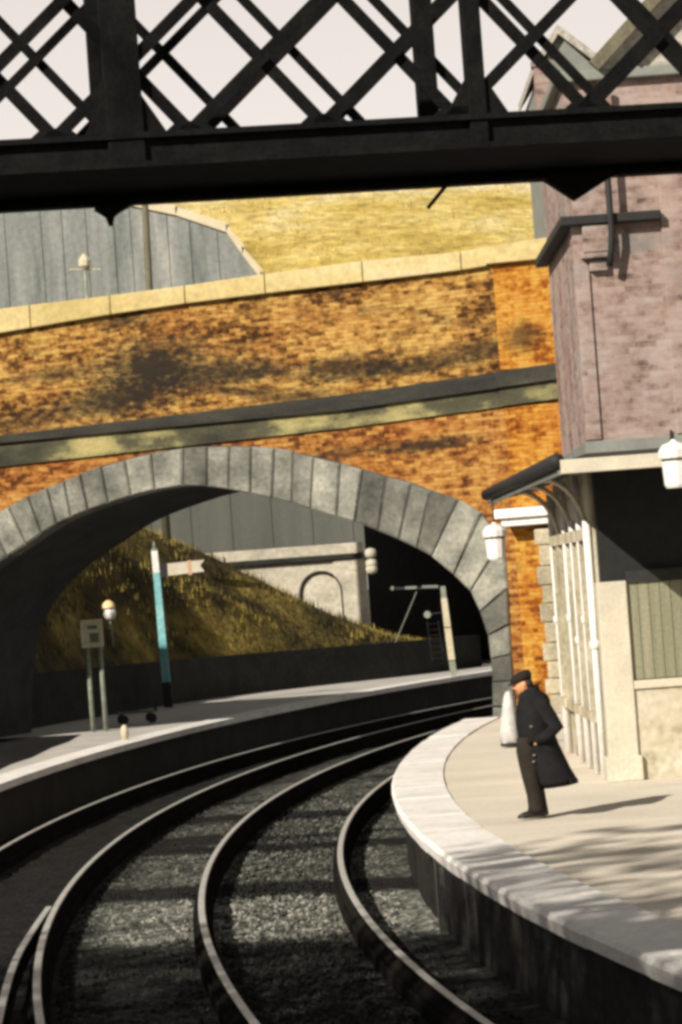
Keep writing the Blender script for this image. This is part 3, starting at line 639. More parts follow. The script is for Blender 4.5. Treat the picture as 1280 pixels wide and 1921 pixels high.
# ================================================================ BEYOND THE BRIDGE
# low dark wall at the back of the far platform
def WO(Y):
    t = max(0.0, min(1.0, (Y - 84) / 11.5)); t = t * t * (3 - 2 * t)
    return OF + 5.3 - 2.7 * t
mb = MB(); n = 60
secs = []
zt = lambda Y: atY(70, 1262, 76).z + (1.68 - atY(70, 1262, 76).z) * (Y - 72) / 22
for i in range(n + 1):
    Y = 60 + 38 * i / n
    secs.append([arc(WO(Y), Y, -.2), arc(WO(Y), Y, zt(Y)), arc(WO(Y) + .4, Y, zt(Y)), arc(WO(Y) + .4, Y, -.2)])
mb.loft(secs); o = mb.build('platform_wall', M['darkwall']); tag(o, 'low dark stone wall behind the far platform, below the grassy bank', 'wall')
# grassy bank above it
def bank_h(w_, Y):
    k = max(0.0, min(1.0, (96.3 - Y) / 13.0)); k = k ** .8
    top = 9.0 * k
    return zt(Y) - .1 + top * (1 - math.exp(-w_ / 4.8)) * 1.15 + (.22 * math.sin(Y * 1.3 + w_) + .18 * math.sin(w_ * 2.1 + Y * .5)) * min(1, w_) * k
mb = MB(); rings = []
for i in range(90):
    Y = 58 + (97.5 - 58) * i / 89
    rings.append([arc(WO(Y) + .38 + w_ * .55, Y, bank_h(w_ * .55, Y)) for w_ in range(0, 34)])
mb.loft(rings, cap=False, closed=False); bank = tag(mb.build('embankment', M['grass_brown'], smooth=True), kind='structure')
def tufts(fn, count, name, m, hmin, hmax, label=None):
    mb = MB()
    for _ in range(count):
        p, sc_ = fn()
        for _k in range(3):
            h = random.uniform(hmin, hmax) * sc_; a = random.uniform(0, math.tau); wv = h * random.uniform(.12, .3)
            q = p + Vector((random.uniform(-.25, .25), random.uniform(-.25, .25), 0)) * sc_; d = Vector((math.cos(a), math.sin(a), 0)) * wv
            lean = Vector((random.uniform(-.4, .4), random.uniform(-.4, .4), 1)) * h
            mb.add([q - d - Vector((0, 0, .1)), q + d - Vector((0, 0, .1)), q + lean + d * .4, q + lean * 1.15], [(0, 1, 2, 3)])
    return tag(mb.build(name, m), kind='stuff')
def bank_pt():
    Y = random.uniform(70, 97); w_ = random.uniform(.2, 15); p = arc(WO(Y) + .38 + w_, Y, bank_h(w_, Y)); return p, random.uniform(.6, 1.3)
tufts(bank_pt, 26000, 'grass', M['grass_blade'], .03, .085)
# tunnel front
PY = 99.0
tp = thing('tunnel_portal', 'pale ashlar tunnel front with a blind arch beside its black mouth', 'tunnel', (atY(690, 1100, PY).x, PY, 0))
ox = tp.location.x
def P_(x, y, Y=PY): p = atY(x, y, Y); return p.x - ox, p.z
xm = 0.0; ztp = P_(690, 1016)[1]; zcn = P_(690, 1046)[1]
MB().box(-9.5, 0, 0, 1.2, -.2, zcn).box(-9.5, -.05, -.02, 1.1, zcn + .16, ztp).build('pier', M['portal'], tp, bevel=.02)
MB().box(-9.5, .12, -.16, 1.25, zcn + .002, zcn + .158).build('cornice', M['darkwall'], tp, bevel=.02)
mb = MB()
for kz in (1038, 1058, 1068):
    mb.lathe([(.02, -.16), (.15, -.12), (.19, 0), (.15, .12), (.02, .16)], (.16, -.12, P_(694, kz)[1]), 12)
mb.build('scroll', M['portal'], tp, True)
# blind arch: a raised moulding and a slightly sunk panel outline
nx, nz = P_(603, 1112); rr = .62
mb = MB(); q = []
for k in range(17):
    a = math.pi * (1 - k / 16); q.append((nx + rr * math.cos(a), -.03, nz + rr * math.sin(a)))
q = [(nx - rr, -.03, nz - 2.2)] + q + [(nx + rr, -.03, nz - 2.2)]
mb.tube(q, .05, 6); mb.build('blind_arch', M['darkwall'], tp, True)
MB().box(-1.0, -.06, -.07, -.001, -.1, zcn - .002).build('pilaster', M['portal'], tp, bevel=.02)
# mouth: lintel high up, right pier, and a black bore behind
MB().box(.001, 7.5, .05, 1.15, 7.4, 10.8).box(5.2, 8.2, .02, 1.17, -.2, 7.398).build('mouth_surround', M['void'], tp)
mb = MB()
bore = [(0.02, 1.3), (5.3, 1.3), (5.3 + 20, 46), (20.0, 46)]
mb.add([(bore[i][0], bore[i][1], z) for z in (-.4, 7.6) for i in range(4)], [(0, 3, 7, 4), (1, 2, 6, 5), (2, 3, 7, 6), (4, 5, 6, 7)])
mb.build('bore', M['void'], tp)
# grey wall set back over the tunnel front
a0, a1 = atY(380, 940, 101.5), atY(688, 1012, 101.5)
mb = MB(); mb.box(a0.x - 3, a1.x + .1, 101.5, 102.2, a1.z - .9, a1.z + 3.1)
x = a0.x - 3
while x < a1.x - .1: mb.box(x, x + .1, 101.475, 101.498, a1.z - .9, a1.z + 3.1); x += 1.25
tag(mb.build('parapet_wall', M['slategrey']), 'plain grey panelled wall above the tunnel front, seen under the arch', 'wall')
# hill over the tunnel
def hill_z(x, y):
    t = (y - 103.0) / 47.0
    t = max(0, min(1, t)); b = 6.2 + 16.6 * (t ** .9)
    b += .5 * math.sin(x * .21 + y * .1) * t * (1 - t) * 4 * .6 + .25 * math.sin(x * .9 + y * .53) * (1 - t)
    if x < -16: b -= 0
    return b
mb = MB(); rings = []
for i in range(50):
    y = 102.6 + 60 * i / 49
    rings.append([Vector((-60 + 2.4 * k, y, hill_z(-60 + 2.4 * k, min(y, 150)) if y < 152 else hill_z(-60 + 2.4 * k, 150) - (y - 152) * .3)) for k in range(51)])
mb.loft(rings, cap=False, closed=False)
mb.add([(-60, 102.6, 6.7), (60, 102.6, 6.7), (60, 102.6, -.5), (-60, 102.6, -.5)], [(0, 1, 2, 3)]) if False else None
hill = tag(mb.build('hill', M['grass_far'], smooth=True), kind='structure')
def hill_pt():
    y = 104 + 46 * random.random() ** 1.0; x = random.uniform(-15, 14); return Vector((x, y, hill_z(x, y))), random.uniform(.7, 1.5)
tufts(hill_pt, 9000, 'grass', M['grass_blade_far'], .04, .11)
# scarp under the hill on both sides of the tunnel front
mb = MB(); mb.box(-60, ox - 9.6, 100.0, 103.2, -.4, 6.4).box(ox + 8.3, 60, 100.0, 103.2, -.4, 6.4)
tag(mb.build('hill_scarp', M['grass_brown']), kind='structure')
# long grey retaining wall high on the left with pale coping
RWY = 118.0
def Q(x, y): p = atY(x, y, RWY); return p.x, p.z
topline = [(-260, 330), (0, 345), (235, 384), (330, 404), (425, 436), (455, 478), (490, 524), (505, 560)]
tl = [Q(*p) for p in topline]
rw = thing('retaining_wall', 'grey ribbed retaining wall with sloping pale coping on the hillside', 'wall', (tl[0][0], RWY, 0))
mb = MB(); bx0 = tl[0][0]; bz0 = Q(0, 640)[1] - 1.5
mb.loft([[(x - bx0, 0, bz0), (x - bx0, .8, bz0), (x - bx0, .8, z), (x - bx0, 0, z)] for x, z in tl]); mb.build('wall_face', M['greywall'], rw)
def tz(x):
    for a, b in zip(tl, tl[1:]):
        if a[0] <= x <= b[0]: return a[1] + (b[1] - a[1]) * (x - a[0]) / (b[0] - a[0])
    return tl[-1][1]
for px_ in (4, 66, 112, 158, 204, 238, 306, 352, 398):
    x = Q(px_, 470)[0]; hw = random.uniform(.10, .26)
    MB().box(x - bx0 - hw, x - bx0 + hw, -.035, -.001, bz0, min(tz(x - hw), tz(x + hw)) - .05).build('buttress', M['greywall'], rw)
mb = MB()
for a, b in zip(tl, tl[1:]):
    mb.hexa([(a[0] - bx0, -.12, a[1] + .004), (b[0] - bx0, -.12, b[1] + .004), (b[0] - bx0, .9, b[1] + .004), (a[0] - bx0, .9, a[1] + .004), (a[0] - bx0, -.12, a[1] + .32), (b[0] - bx0 + .1, -.12, b[1] + .32), (b[0] - bx0 + .1, .9, b[1] + .32), (a[0] - bx0, .9, a[1] + .32)])
mb.build('wall_coping', M['greycop'], rw)
# telegraph pole and yard lamp beyond the parapet
pb = atY(281, 560, 92); pt = atY(268, 300, 92); ground92 = 4.0
t = thing('telegraph_pole', 'thin timber telegraph pole rising behind the bridge parapet', 'pole', (pb.x, 92, bank_h(9, 92) - .2))
zz0 = t.location.z
MB().tube([(0, 0, 0), (0, 0, pb.z - zz0), (pt.x - pb.x, 0, pt.z - zz0)], [.12, .105, .09], 10).build('pole_shaft', M['pole'], t, True)
MB().bar((pt.x - pb.x - .6, -.12, pt.z - zz0 - .3), (pt.x - pb.x + .6, -.12, pt.z - zz0 - .3), .09, .08, (0, 1, 0)).build('crossarm', M['pole'], t)
lb = atY(163, 552, 88); lt = atY(160, 495, 88)
t = thing('yard_lamp', 'pale lamp with a thin ladder bar in front of the grey retaining wall', 'lamp', (lb.x, 88, bank_h(10.5, 88) - .2))
z0 = lt.z - t.location.z
MB().tube([(0, 0, 0), (0, 0, z0 - .1)], [.07, .045], 8).build('lamp_post', M['greypost'], t, True)
MB().lathe([(.06, -.16), (.17, -.05), (.17, .10), (.10, .2), (.03, .28)], (0, 0, z0), 8).build('lamp_head', M['greycop'], t)
MB().tube([(-.42, 0, z0 - .12), (.42, 0, z0 - .18)], .02, 6).build('ladder_bar', M['greycop'], t)
# house behind the station
HY = 80.0
def H_(x, y): p = atY(x, y, HY); return p.x, p.z
hx0 = H_(1028, 380)[0]
hs = thing('house', 'grey rendered house with a pitched roof behind the station building', 'house', (hx0, HY, ZB - .2))
hz = lambda y, x=1040: H_(x, y)[1] - (ZB - .2)
pk = H_(1046, 62); pr_ = H_(1170, 175)
ap, er = (pk[0] - hx0, hz(66)), (pr_[0] - hx0, hz(172)); el = (-.15, hz(140))
MB().prism([(0, 0, 0), (er[0] - .1, 0, 0), (er[0] - .1, 0, er[1]), (ap[0], 0, ap[1]), (0, 0, el[1])], (0, 6, 0)).build('wall', M['lead'], hs)
rf = MB().prism([(el[0], -.2, el[1]), (ap[0], -.2, ap[1]), (er[0] + .1, -.2, er[1]), (er[0] + .1, -.2, er[1] + .22), (ap[0], -.2, ap[1] + .24), (el[0], -.2, el[1] + .22)], (0, 6.4, 0)).build('roof', M['slate'], hs)
c0, c1 = H_(1004, 190)[0] - hx0, H_(1034, 190)[0] - hx0
MB().box(c0, c1, -.5, -.155, hz(260), hz(128)).box(c0 - .05, c1 + .05, -.55, -.12, hz(127.9), hz(117)).build('chimney', M['pinkbrick'], rf)
# unseen cutting side added to the left of and behind the camera; it keeps the foreground in shade
mb = MB(); rings = []
for k in range(75):
    y = -95 + 1.5 * k; t_ = max(0.0, min(1.0, (15.0 - y) / 3.0)); z = 10.0 + .5 * math.sin(y * .9) - max(0, y - 4) * .12
    z = z * t_ if y > 12 else z
    z = max(z, .9); x = -11.5 + .4 * math.sin(y * .5)
    rings.append([(x, y, -.5), (x - .3, y, z * .5), (x - 1.2, y, z), (-60, y, z + 1.5), (-160, y, z + 3), (-160, y, -.5)])
mb.loft(rings); tag(mb.build('hillside', M['grass_brown']), kind='structure')
mb = MB(); rw_ = random.Random(3)                                 # unseen leaves added along its top to dapple the light on the near track
for _ in range(60000):
    x, y = rw_.uniform(-40, -11.2), rw_.uniform(-16, 14.6); z = 9 + 8.3 * rw_.random() - max(0, y - 13.2) * 1.0
    if z > 16.2 + .7 * math.sin(y * 1.3 + x * .4): continue
    c = Vector((x, y, z)); a = Vector((rw_.gauss(0, 1), rw_.gauss(0, 1), rw_.gauss(0, 1))).normalized(); u = a.orthogonal().normalized(); v_ = a.cross(u); l = rw_.uniform(.12, .3)
    mb.add([c - u * l, c + v_ * l * .6, c + u * l, c - v_ * l * .6], [(0, 1, 2, 3)])
tag(mb.build('shade_leaves', M['grass_brown']), kind='stuff')

# ================================================================ FAR PLATFORM FURNITURE
sp_ = atZ(186, 1372, HP)
t = thing('station_sign', 'pale framed notice board on two grey posts on the far platform', 'sign', sp_)
k = sp_.y / FPX
for x in (164, 188):
    q = atY(x, 1215, sp_.y) - sp_
    MB().tube([(q.x, 0, 0), (q.x, 0, q.z + .35)], [.055, .05], 8).build('post', M['greypost'], t, True)
a, b = atY(151, 1164, sp_.y) - sp_, atY(196, 1213, sp_.y) - sp_
br_ = MB().box(a.x, b.x, -.12, -.06, b.z, a.z).build('board', plain('sign_enamel', lin((176, 174, 150)), rough=.5, var=.15), t, bevel=.01)
mb = MB(); wx, hz_ = b.x - a.x, a.z - b.z
mb.box(a.x, b.x, -.15, -.121, a.z - .05, a.z).box(a.x, b.x, -.15, -.121, b.z, b.z + .05).box(a.x, a.x + .05, -.15, -.121, b.z + .051, a.z - .051).box(b.x - .05, b.x, -.15, -.121, b.z + .051, a.z - .051)
mb.build('frame', M['greycop'], br_)
mb = MB(); mb.box(a.x + wx * .38, a.x + wx * .8, -.126, -.121, b.z + hz_ * .18, b.z + hz_ * .52).box(a.x + wx * .3, a.x + wx * .75, -.126, -.121, b.z + hz_ * .66, b.z + hz_ * .8)
mb.build('notice', plain('faded_notice', lin((96, 98, 86)), rough=.8), br_)
# platform lamp
lp_ = atY(217, 1336, 84.0); lp_.z = HP; lg = atY(206, 1150, lp_.y) - lp_
t = thing('platform_lamp', 'white globe lamp with cream cap on a thin post beside the notice board', 'lamp', lp_)
MB().tube([(lg.x + .06, 0, 0), (lg.x + .03, 0, lg.z * .5), (lg.x, 0, lg.z - .17)], [.05, .04, .035], 8).build('post', M['greypost'], t, True)
MB().lathe([(.06, -.19), (.13, -.13), (.165, -.02), (.15, .08), (.12, .10)], (lg.x, 0, lg.z), 16).build('globe', M['glass'], t, True)
MB().lathe([(.17, .115), (.175, .14), (.15, .24), (.07, .31), (.02, .33)], (lg.x - .02, 0, lg.z), 16).build('cap', plain('warm_cream_enamel', lin((236, 204, 150)), rough=.4, var=.08), t, True)
# semaphore signal
sg = atY(317, 1333, 83.5); sg.z = HP; k = lambda x, y: atY(x, y, sg.y) - sg
t = thing('semaphore_signal', 'tall blue-green signal post with one white arm on the far platform', 'railway signal', sg)
pB, pT, pW, pD = Vector((0, 0, 0)), k(290, 1033), k(294, 1075), k(312, 1280)
def tap(p, q, a, b): return MB().loft([[(p.x + sx * a, sy * a, p.z) for sx, sy in ((-1, -1), (1, -1), (1, 1), (-1, 1))], [(q.x + sx * b, sy * b, q.z) for sx, sy in ((-1, -1), (1, -1), (1, 1), (-1, 1))]])
tap(pB, pD, .11, .105).build('shaded_post_base', M['black'], t)  # lower post coloured black where the shade falls on it
tap(pD + Vector((0, 0, .002)), pW, .105, .085).build('post', M['teal'], t, bevel=.01)
tap(pW + Vector((0, 0, .002)), pT, .087, .08).build('post_top', M['whitepaint'], t, bevel=.01)
MB().lathe([(.09, 0), (.10, .03), (.03, .08), (.045, .14), (.01, .24)], (pT.x, 0, pT.z), 8).build('finial', M['greypost'], t)
A, B, C, D, E2 = k(309, 1058), k(310, 1081), k(384, 1072), k(376, 1061), k(384, 1050)
arm = MB().prism([(A.x, -.13, A.z), (B.x, -.13, B.z), (C.x, -.13, C.z), (D.x, -.13, D.z), (E2.x, -.13, E2.z)], (0, .03, 0)).build('signal_arm', M['creampaint'], t)
s1, s2 = k(352, 1053), k(361, 1078)
MB().prism([(s1.x, -.134, s1.z + .02), (s1.x + .09, -.134, s1.z + .02), (s2.x, -.134, s2.z), (s2.x - .09, -.134, s2.z)], (0, .003, 0)).build('arm_stripe', plain('red_stripe', lin((190, 150, 120)), var=.1), arm)
MB().box(B.x - .10, B.x + .06, -.16, -.09, B.z - .02, A.z + .02).build('spectacle', M['black'], arm)
# luggage trolley and white marker post
tr = atZ(258, 1358, HP)
t = thing('luggage_trolley', 'low dark luggage trolley on the far platform left of the signal post', 'trolley', tr, R_(8))
MB().box(-.45, .45, -.28, .28, .24, .29).build('trolley_deck', M['pole'], t)
for sx in (-.32, .32):
    for sy in (-.26, .26): MB().lathe([(.02, -.02), (.11, -.02), (.11, .02), (.02, .02)], (0, 0, 0), 14).build('wheel', M['black'], t, loc=(sx, sy, .115)).rotation_euler = (R_(90), 0, 0)
MB().tube([(.42, -.2, .29), (.47, -.2, .5), (.47, .2, .5), (.42, .2, .29)], .018, 6).build('handle', M['black'], t)
mk = atZ(235, 1388, HP)
o = MB().lathe([(.08, 0), (.08, .22), (.05, .28), (.02, .30)], (0, 0, 0), 8).build('marker_post', M['greycop'], None, True, loc=mk); tag(o, 'short white marker post on the far platform edge below the notice board', 'post')
# bracket signal near the tunnel
bs = atY(852, 1274, 92.0); bs.z = HP; k = lambda x, y: atY(x, y, 92.0) - bs
t = thing('bracket_signal', 'white post with a long side arm standing before the tunnel mouth', 'railway signal', bs)
a, b, c_, d_ = k(853, 1276), k(848, 1240), k(840, 1178), k(833, 1122)
tap(Vector((a.x, 0, 0)), b, .085, .085).build('post_foot', M['greypost'], t)
tap(b + Vector((0, 0, .03)), c_, .09, .09).build('post', M['greycop'], t)
tap(c_ + Vector((0, 0, .03)), d_, .09, .08).build('post', M['greycop'], t)
tap(d_ + Vector((0, 0, .002)), k(831, 1100), .07, .07).build('post_head', M['greypost'], t)
q1, q2 = k(731, 1104), k(836, 1102)
MB().bar((q1.x, 0, q1.z), (q2.x, 0, q2.z), .07, .06, (0, 1, 0)).build('bracket_arm', M['black'], t)
for xa, xb, y in ((760, 782, 1103), (792, 822, 1101)):
    p, q = k(xa, y), k(xb, y - 1); MB().bar((p.x, -.05, p.z), (q.x, -.05, q.z), .07, .02, (0, 1, 0)).build('arm_plate', M['lead'], t)
p = k(802, 1153); MB().tube([(p.x, -.06, p.z), (p.x, -.02, p.z)], .10, 14).build('signal_disc', M['greypost'], t)
MB().bar((p.x, -.01, p.z), (c_.x, 0, p.z + .05), .03, .03, (0, 1, 0)).build('disc_stay', M['black'], t)
p, q = k(782, 1110), k(742, 1205); MB().tube([(p.x, 0, p.z), (q.x, 0, q.z)], .012, 6).build('stay_wire', M['greypost'], t)
mb = MB(); l0, l1 = k(822, 1240), k(812, 1165)
for dx in (-.16, .16): mb.bar((l0.x + dx, .12, l0.z), (l1.x + dx, .12, l1.z), .04, .03, (0, 1, 0))
for i in range(7):
    q = l0.lerp(l1, (i + .5) / 7); mb.bar((q.x - .16, .12, q.z), (q.x + .16, .12, q.z), .025, .02, (0, 1, 0))
mb.build('signal_ladder', M['sleeper'], t)
p = k(737, 1104); MB().lathe([(.03, -.06), (.06, 0), (.03, .06)], (p.x, -.05, p.z), 8).build('end_lamp', M['lead'], t)

# ================================================================ WHITE SACK
wk = atZ(958, 1400, HP)
t = thing('canvas_sack', 'white canvas sack with a dark foot, standing on the platform behind the man', 'sack', wk)
rings = []
for z, r, dx in ((.0, .12, 0), (.03, .18, 0), (.2, .178, .005), (.4, .15, .01), (.58, .12, .02), (.72, .095, .03), (.80, .07, .035), (.83, .03, .035)):
    rings.append([(dx + .82 * r * (1 + .09 * math.sin(5 * a) + .05 * math.sin(9 * a + z * 9)) * math.cos(a), r * math.sin(a), z + .012 * math.sin(3 * a)) for a in [math.tau * i / 28 for i in range(28)]])
MB().loft([[Vector(p) + Vector((0, 0, .04)) for p in r] for r in rings]).build('sack_cloth', M['cloth'], t, True)
MB().lathe([(.13, 0), (.16, .02), (.15, .055)], (0, 0, 0), 20).build('sack_base', M['black'], t, True)

# ================================================================ MAN
mp = atZ(1009, 1532, HP)
man = thing('person', 'man in a flat cap and long black overcoat on the right platform', 'person', mp, math.pi + R_(6))
man.scale = (1.10, 1.12, 1.0)                                    # a stout figure
def eye_mat(): return plain('dark_eye', g(.02), rough=.4)
def skin_mesh(chains):
    """skinned skeleton: chains = [[(x,y,z,r)...]...]; points shared by coordinates"""
    me = bpy.data.meshes.new('tmp'); vs, ix, es, rs = [], {}, [], []
    for ch in chains:
        prev = None
        for x, y, z, r in ch:
            key = (round(x, 4), round(y, 4), round(z, 4))
            if key not in ix: ix[key] = len(vs); vs.append((x, y, z)); rs.append(r)
            i = ix[key]
            if prev is not None and prev != i: es.append((prev, i))
            prev = i
    me.from_pydata(vs, es, []); o = bpy.data.objects.new('tmp', me); sc.collection.objects.link(o)
    md = o.modifiers.new('s', 'SKIN'); md.use_smooth_shade = True
    for i, r in enumerate(rs): me.skin_vertices[0].data[i].radius = (r, r)
    me.skin_vertices[0].data[0].use_root = True
    o.modifiers.new('d', 'SUBSURF').levels = 1
    dg = bpy.context.evaluated_depsgraph_get(); ev = o.evaluated_get(dg); out = bpy.data.meshes.new_from_object(ev)
    V_, F_ = [v.co.copy() for v in out.vertices], [tuple(p.vertices) for p in out.polygons]
    bpy.data.objects.remove(o); return V_, F_
def hand(wr, fwd, pal, s):
    """fingers as chains from wrist; fwd = finger direction, pal = palm-to-thumb side"""
    wr, fwd, pal = Vector(wr), Vector(fwd).normalized(), Vector(pal).normalized(); nrm = fwd.cross(pal); ch = []
    root = (wr.x, wr.y, wr.z, .026)
    pm = wr + fwd * .05; pmr = (pm.x, pm.y, pm.z, .03); ch.append([root, pmr])
    for i, L in enumerate((.070, .078, .072, .056)):
        b0 = wr + fwd * .085 + pal * (.030 - .02 * i); c1 = b0 + fwd * L * .5 + nrm * s * .012; c2 = b0 + fwd * L * .85 + nrm * s * .035
        ch.append([pmr, (b0.x, b0.y, b0.z, .011), (c1.x, c1.y, c1.z, .0095), (c2.x, c2.y, c2.z, .008)])
    b0 = wr + fwd * .035 + pal * .035; c1 = wr + fwd * .07 + pal * .058 + nrm * s * .01
    ch.append([root, (b0.x, b0.y, b0.z, .013), (c1.x, c1.y, c1.z, .010)])
    return ch
ch = [[(-.02, 0, .80, .13), (-.03, 0, .95, .125), (-.06, 0, 1.12, .135), (-.07, 0, 1.25, .12), (-.05, 0, 1.34, .062), (-.005, 0, 1.405, .055), (.02, 0, 1.45, .06)]]
for sy in (1, -1):
    fx = .03 if sy > 0 else -.03
    ch.append([(-.02, 0, .80, .13), (-.02, .09 * sy, .74, .10), (.02 + fx, .10 * sy, .44, .065), (-.02 + fx, .10 * sy, .09, .04), (.09 + fx, .10 * sy, .028, .026)])
    ch.append([(-.07, 0, 1.25, .12), (-.085, .17 * sy, 1.24, .058), (-.20, .262 * sy, 1.0, .038), (-.11, .245 * sy, .925, .036), (-.02, .205 * sy, .865, .034)])
    ch += hand((-.02, .205 * sy, .865), (.45, -.25 * sy, -.85), (.7, -.2 * sy, .4), 1 * sy)      # hands pushed into the coat pockets
sv, sf = skin_mesh(ch)
# head: shaped ball with brow, nose, chin, ears
def head_pt(u, v):
    x, y, z = math.cos(v) * math.cos(u), math.cos(v) * math.sin(u), math.sin(v)
    px_, py_, pz_ = .098 * x, .076 * y, .122 * z
    if x > 0 and z < 0: px_ *= 1 + .05 * (-z); py_ *= 1 + .14 * z
    if x < 0 and z < -.3: px_ *= .86
    nose = math.exp(-((y / .17) ** 2)) * math.exp(-(((z + .12) / .2) ** 2)) * max(0, x); px_ += .030 * nose
    brow = math.exp(-(((z - .12) / .09) ** 2)) * max(0, x) * math.exp(-((y / .6) ** 2)); px_ += .006 * brow
    for ey in (-.38, .38): px_ -= .010 * math.exp(-(((y - ey) / .15) ** 2)) * math.exp(-(((z + .01) / .09) ** 2)) * max(0, x)
    mouth = math.exp(-((y / .3) ** 2)) * math.exp(-(((z + .52) / .05) ** 2)) * max(0, x); px_ -= .005 * mouth
    chin = math.exp(-((y / .35) ** 2)) * math.exp(-(((z + .86) / .16) ** 2)) * max(0, x); px_ += .020 * chin
    for sy in (-1, 1):
        if y * sy > 0: py_ += sy * .018 * math.exp(-((x / .16) ** 2)) * math.exp(-(((z + .1) / .24) ** 2))
    return Vector((px_, py_, pz_))
HCN = Vector((.052, 0, 1.50)); tilt = Matrix.Rotation(R_(14), 3, 'Y')
hv, hf = [], []; nu, nv = 48, 32
for j in range(nv + 1):
    for i in range(nu): hv.append(HCN + tilt @ head_pt(math.tau * i / nu, -math.pi / 2 + math.pi * j / nv))
for j in range(nv):
    for i in range(nu): hf.append((j * nu + i, j * nu + (i + 1) % nu, (j + 1) * nu + (i + 1) % nu, (j + 1) * nu + i))
me = bpy.data.meshes.new('body'); off = len(sv)
me.from_pydata(sv + hv, [], sf + [tuple(i + off for i in q) for q in hf]); tmp = bpy.data.objects.new('tmp', me); sc.collection.objects.link(tmp)
bm = bmesh.new(); bm.from_mesh(me); bmesh.ops.remove_doubles(bm, verts=bm.verts, dist=.0004); bmesh.ops.holes_fill(bm, edges=[q for q in bm.edges if q.is_boundary], sides=0); bmesh.ops.triangulate(bm, faces=[f for f in bm.faces if len(f.verts) > 4]); bmesh.ops.recalc_face_normals(bm, faces=bm.faces); bm.to_mesh(me); bm.free()
rm = tmp.modifiers.new('r', 'REMESH'); rm.mode = 'VOXEL'; rm.voxel_size = .0075
dg = bpy.context.evaluated_depsgraph_get(); bme = bpy.data.meshes.new_from_object(tmp.evaluated_get(dg)); bpy.data.objects.remove(tmp)
bm = bmesh.new(); bm.from_mesh(bme); bm.verts.ensure_lookup_table(); seen, best = set(), []
for v0 in bm.verts:                                              # keep the one continuous skin
    if v0.index in seen: continue
    st, isl = [v0], []; seen.add(v0.index)
    while st:
        q = st.pop(); isl.append(q)
        for ed in q.link_edges:
            p = ed.other_vert(q)
            if p.index not in seen: seen.add(p.index); st.append(p)
    if len(isl) > len(best): best = isl
keep = {q.index for q in best}; bmesh.ops.delete(bm, geom=[q for q in bm.verts if q.index not in keep], context='VERTS'); bm.to_mesh(bme); bm.free()
bme.name = 'body'; bme.materials.clear(); bme.materials.append(M['skin']); bme.materials.append(eye_mat())
for p in bme.polygons:
    p.use_smooth = True
    q = tilt.transposed() @ (p.center - HCN)
    p.material_index = 1 if q.x > .05 and abs(abs(q.y) - .029) < .011 and abs(q.z + .002) < .006 else 0
body = bpy.data.objects.new('body', bme); sc.collection.objects.link(body); body.parent = man
def ell(cx, cy, z, rx, ry, n=28, fold=0.0, ph=0.0, tiltx=0.0):
    q = []
    for i in range(n):
        a = math.tau * i / n; k = 1 + fold * math.sin(7 * a + ph)
        x = rx * math.cos(a) * k; q.append((cx + x, cy + ry * math.sin(a) * k, z + tiltx * x))
    return q
# overcoat: (z, front x, back x, half width)
cr_ = [(1.415, .075, -.115, .078), (1.40, .085, -.13, .10), (1.355, .10, -.19, .175), (1.29, .115, -.215, .215), (1.18, .145, -.225, .225), (1.05, .15, -.225, .225), (.93, .14, -.235, .23), (.80, .12, -.27, .24), (.66, .09, -.32, .25), (.52, .055, -.37, .262), (.40, .01, -.415, .27), (.33, -.02, -.44, .275)]
mb = MB(); rings = []
for i, (z, fx, bx, hw) in enumerate(cr_):
    rings.append(ell((fx + bx) / 2, 0, z, (fx - bx) / 2, hw, fold=.028 * max(0, (.95 - z)) * 1.5, ph=.6 + z, tiltx=-.10 if z < .5 else 0))
rings.append([(x * .96 - .008, y * .93, z + .05) for x, y, z in rings[-1]])
mb.loft(rings, cap=False)
for sy in (1, -1):
    mb.tube([(-.08, .14 * sy, 1.33), (-.09, .205 * sy, 1.25), (-.15, .255 * sy, 1.12), (-.215, .275 * sy, 1.0), (-.12, .275 * sy, .915), (-.01, .215 * sy, .855)], [.075, .088, .082, .078, .066, .056], 14)
    mb.bar((-.05, .237 * sy, .90), (.085, .222 * sy, .845), .045, .012, (0, 1, 0))
coat = mb.build('overcoat', M['coat'], man, True)
mb = MB()
rings = []
for z, r0, r1 in ((1.375, .10, .105), (1.44, .092, .088), (1.452, .088, .082), (1.43, .075, .07)): rings.append(ell(-.02, 0, z, r0, r1, 20, tiltx=-.35))
mb.loft(rings, cap=False); mb.build('collar', M['coat'], coat, True)
for (x, y, z) in ((.03, .212, 1.02), (.025, .222, .70), (.035, .224, .63)): MB().lathe([(.002, -.012), (.016, -.006), (.016, .006), (.002, .012)], (x, y, z), 10).build('button', M['lead'], coat, True)
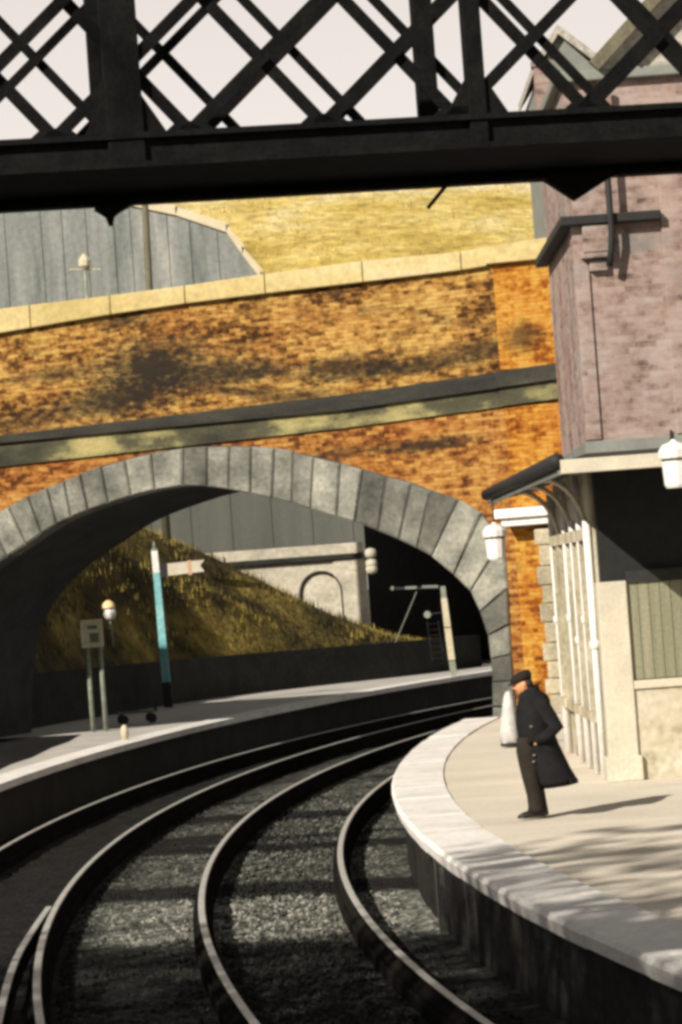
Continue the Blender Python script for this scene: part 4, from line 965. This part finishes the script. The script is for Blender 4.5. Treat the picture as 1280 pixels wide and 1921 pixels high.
# trousers
for sy in (1, -1):
    fx = .03 if sy > 0 else -.03
    mb = MB(); mb.loft([ell(cx + fx, .095 * sy, z, rx, ry, 20, .02, z * 20) for z, cx, rx, ry in ((.90, .02, .12, .105), (.75, .03, .125, .108), (.60, .035, .105, .10), (.44, .025, .088, .088), (.25, .0, .08, .08), (.12, -.01, .083, .08), (.055, -.005, .092, .082))])
    mb.build('trouser_leg', M['trouser'], man, True)
    mb = MB(); rings = []
    for x, hw, h in ((-.10, .02, .05), (-.095, .038, .09), (-.03, .045, .10), (.05, .046, .085), (.11, .05, .065), (.165, .042, .05), (.19, .02, .03)):
        rings.append([(x + fx, .10 * sy + hw * math.cos(a) + .0, max(0.001, h * .5 + h * .5 * math.sin(a))) for a in [math.tau * i / 16 for i in range(16)]])
    mb.loft(rings); mb.build('shoe', M['leather'], man, True)
# flat cap: crown overhanging towards a short peak
mb = MB(); rings = []
for z, cx, rx, ry in ((.025, .0, .105, .085), (.05, .0, .118, .098), (.085, .0, .118, .10), (.115, -.012, .095, .085), (.13, -.025, .05, .045)):
    rings.append([HCN + tilt @ Vector((cx + rx * math.cos(a), ry * math.sin(a), z + (.0 if z < .04 else -.12 * rx * math.cos(a)))) for a in [math.tau * i / 24 for i in range(24)]])
mb.loft(rings); cap = mb.build('flat_cap', M['capcloth'], man, True)
mb = MB(); rings = []
for k in range(9):
    a = R_(-62 + 124 * k / 8); c, s = math.cos(a), math.sin(a); ex = .055 * (1 - (abs(k - 4) / 4.2) ** 2)
    i0 = Vector((.098 * c, .082 * s, .05)); i1 = Vector((.098 * c + ex, .082 * s * 1.03, .03 - .1 * ex))
    rings.append([HCN + tilt @ p for p in (i0, i1, i1 - Vector((0, 0, .008)), i0 - Vector((0, 0, .010)))])
mb.loft(rings); mb.build('cap_peak', M['capcloth'], cap, True)
mb = MB(); rings = []                                            # grey hair below the cap at the back
for z, k_ in ((.03, 1.02), (-.02, 1.03), (-.055, .98)):
    rings.append([HCN + tilt @ Vector((.098 * k_ * math.cos(a), .080 * k_ * math.sin(a), z)) for a in [R_(100 + 160 * i / 14) for i in range(15)]])
for r in rings[::-1]: rings.append([HCN + (Vector(p) - HCN) * .93 for p in r])
mb.loft(rings, cap=False, closed=False); mb.build('hair', plain('dark_grey_hair', g(.05, 1, .95, .9), rough=.8), man, True)
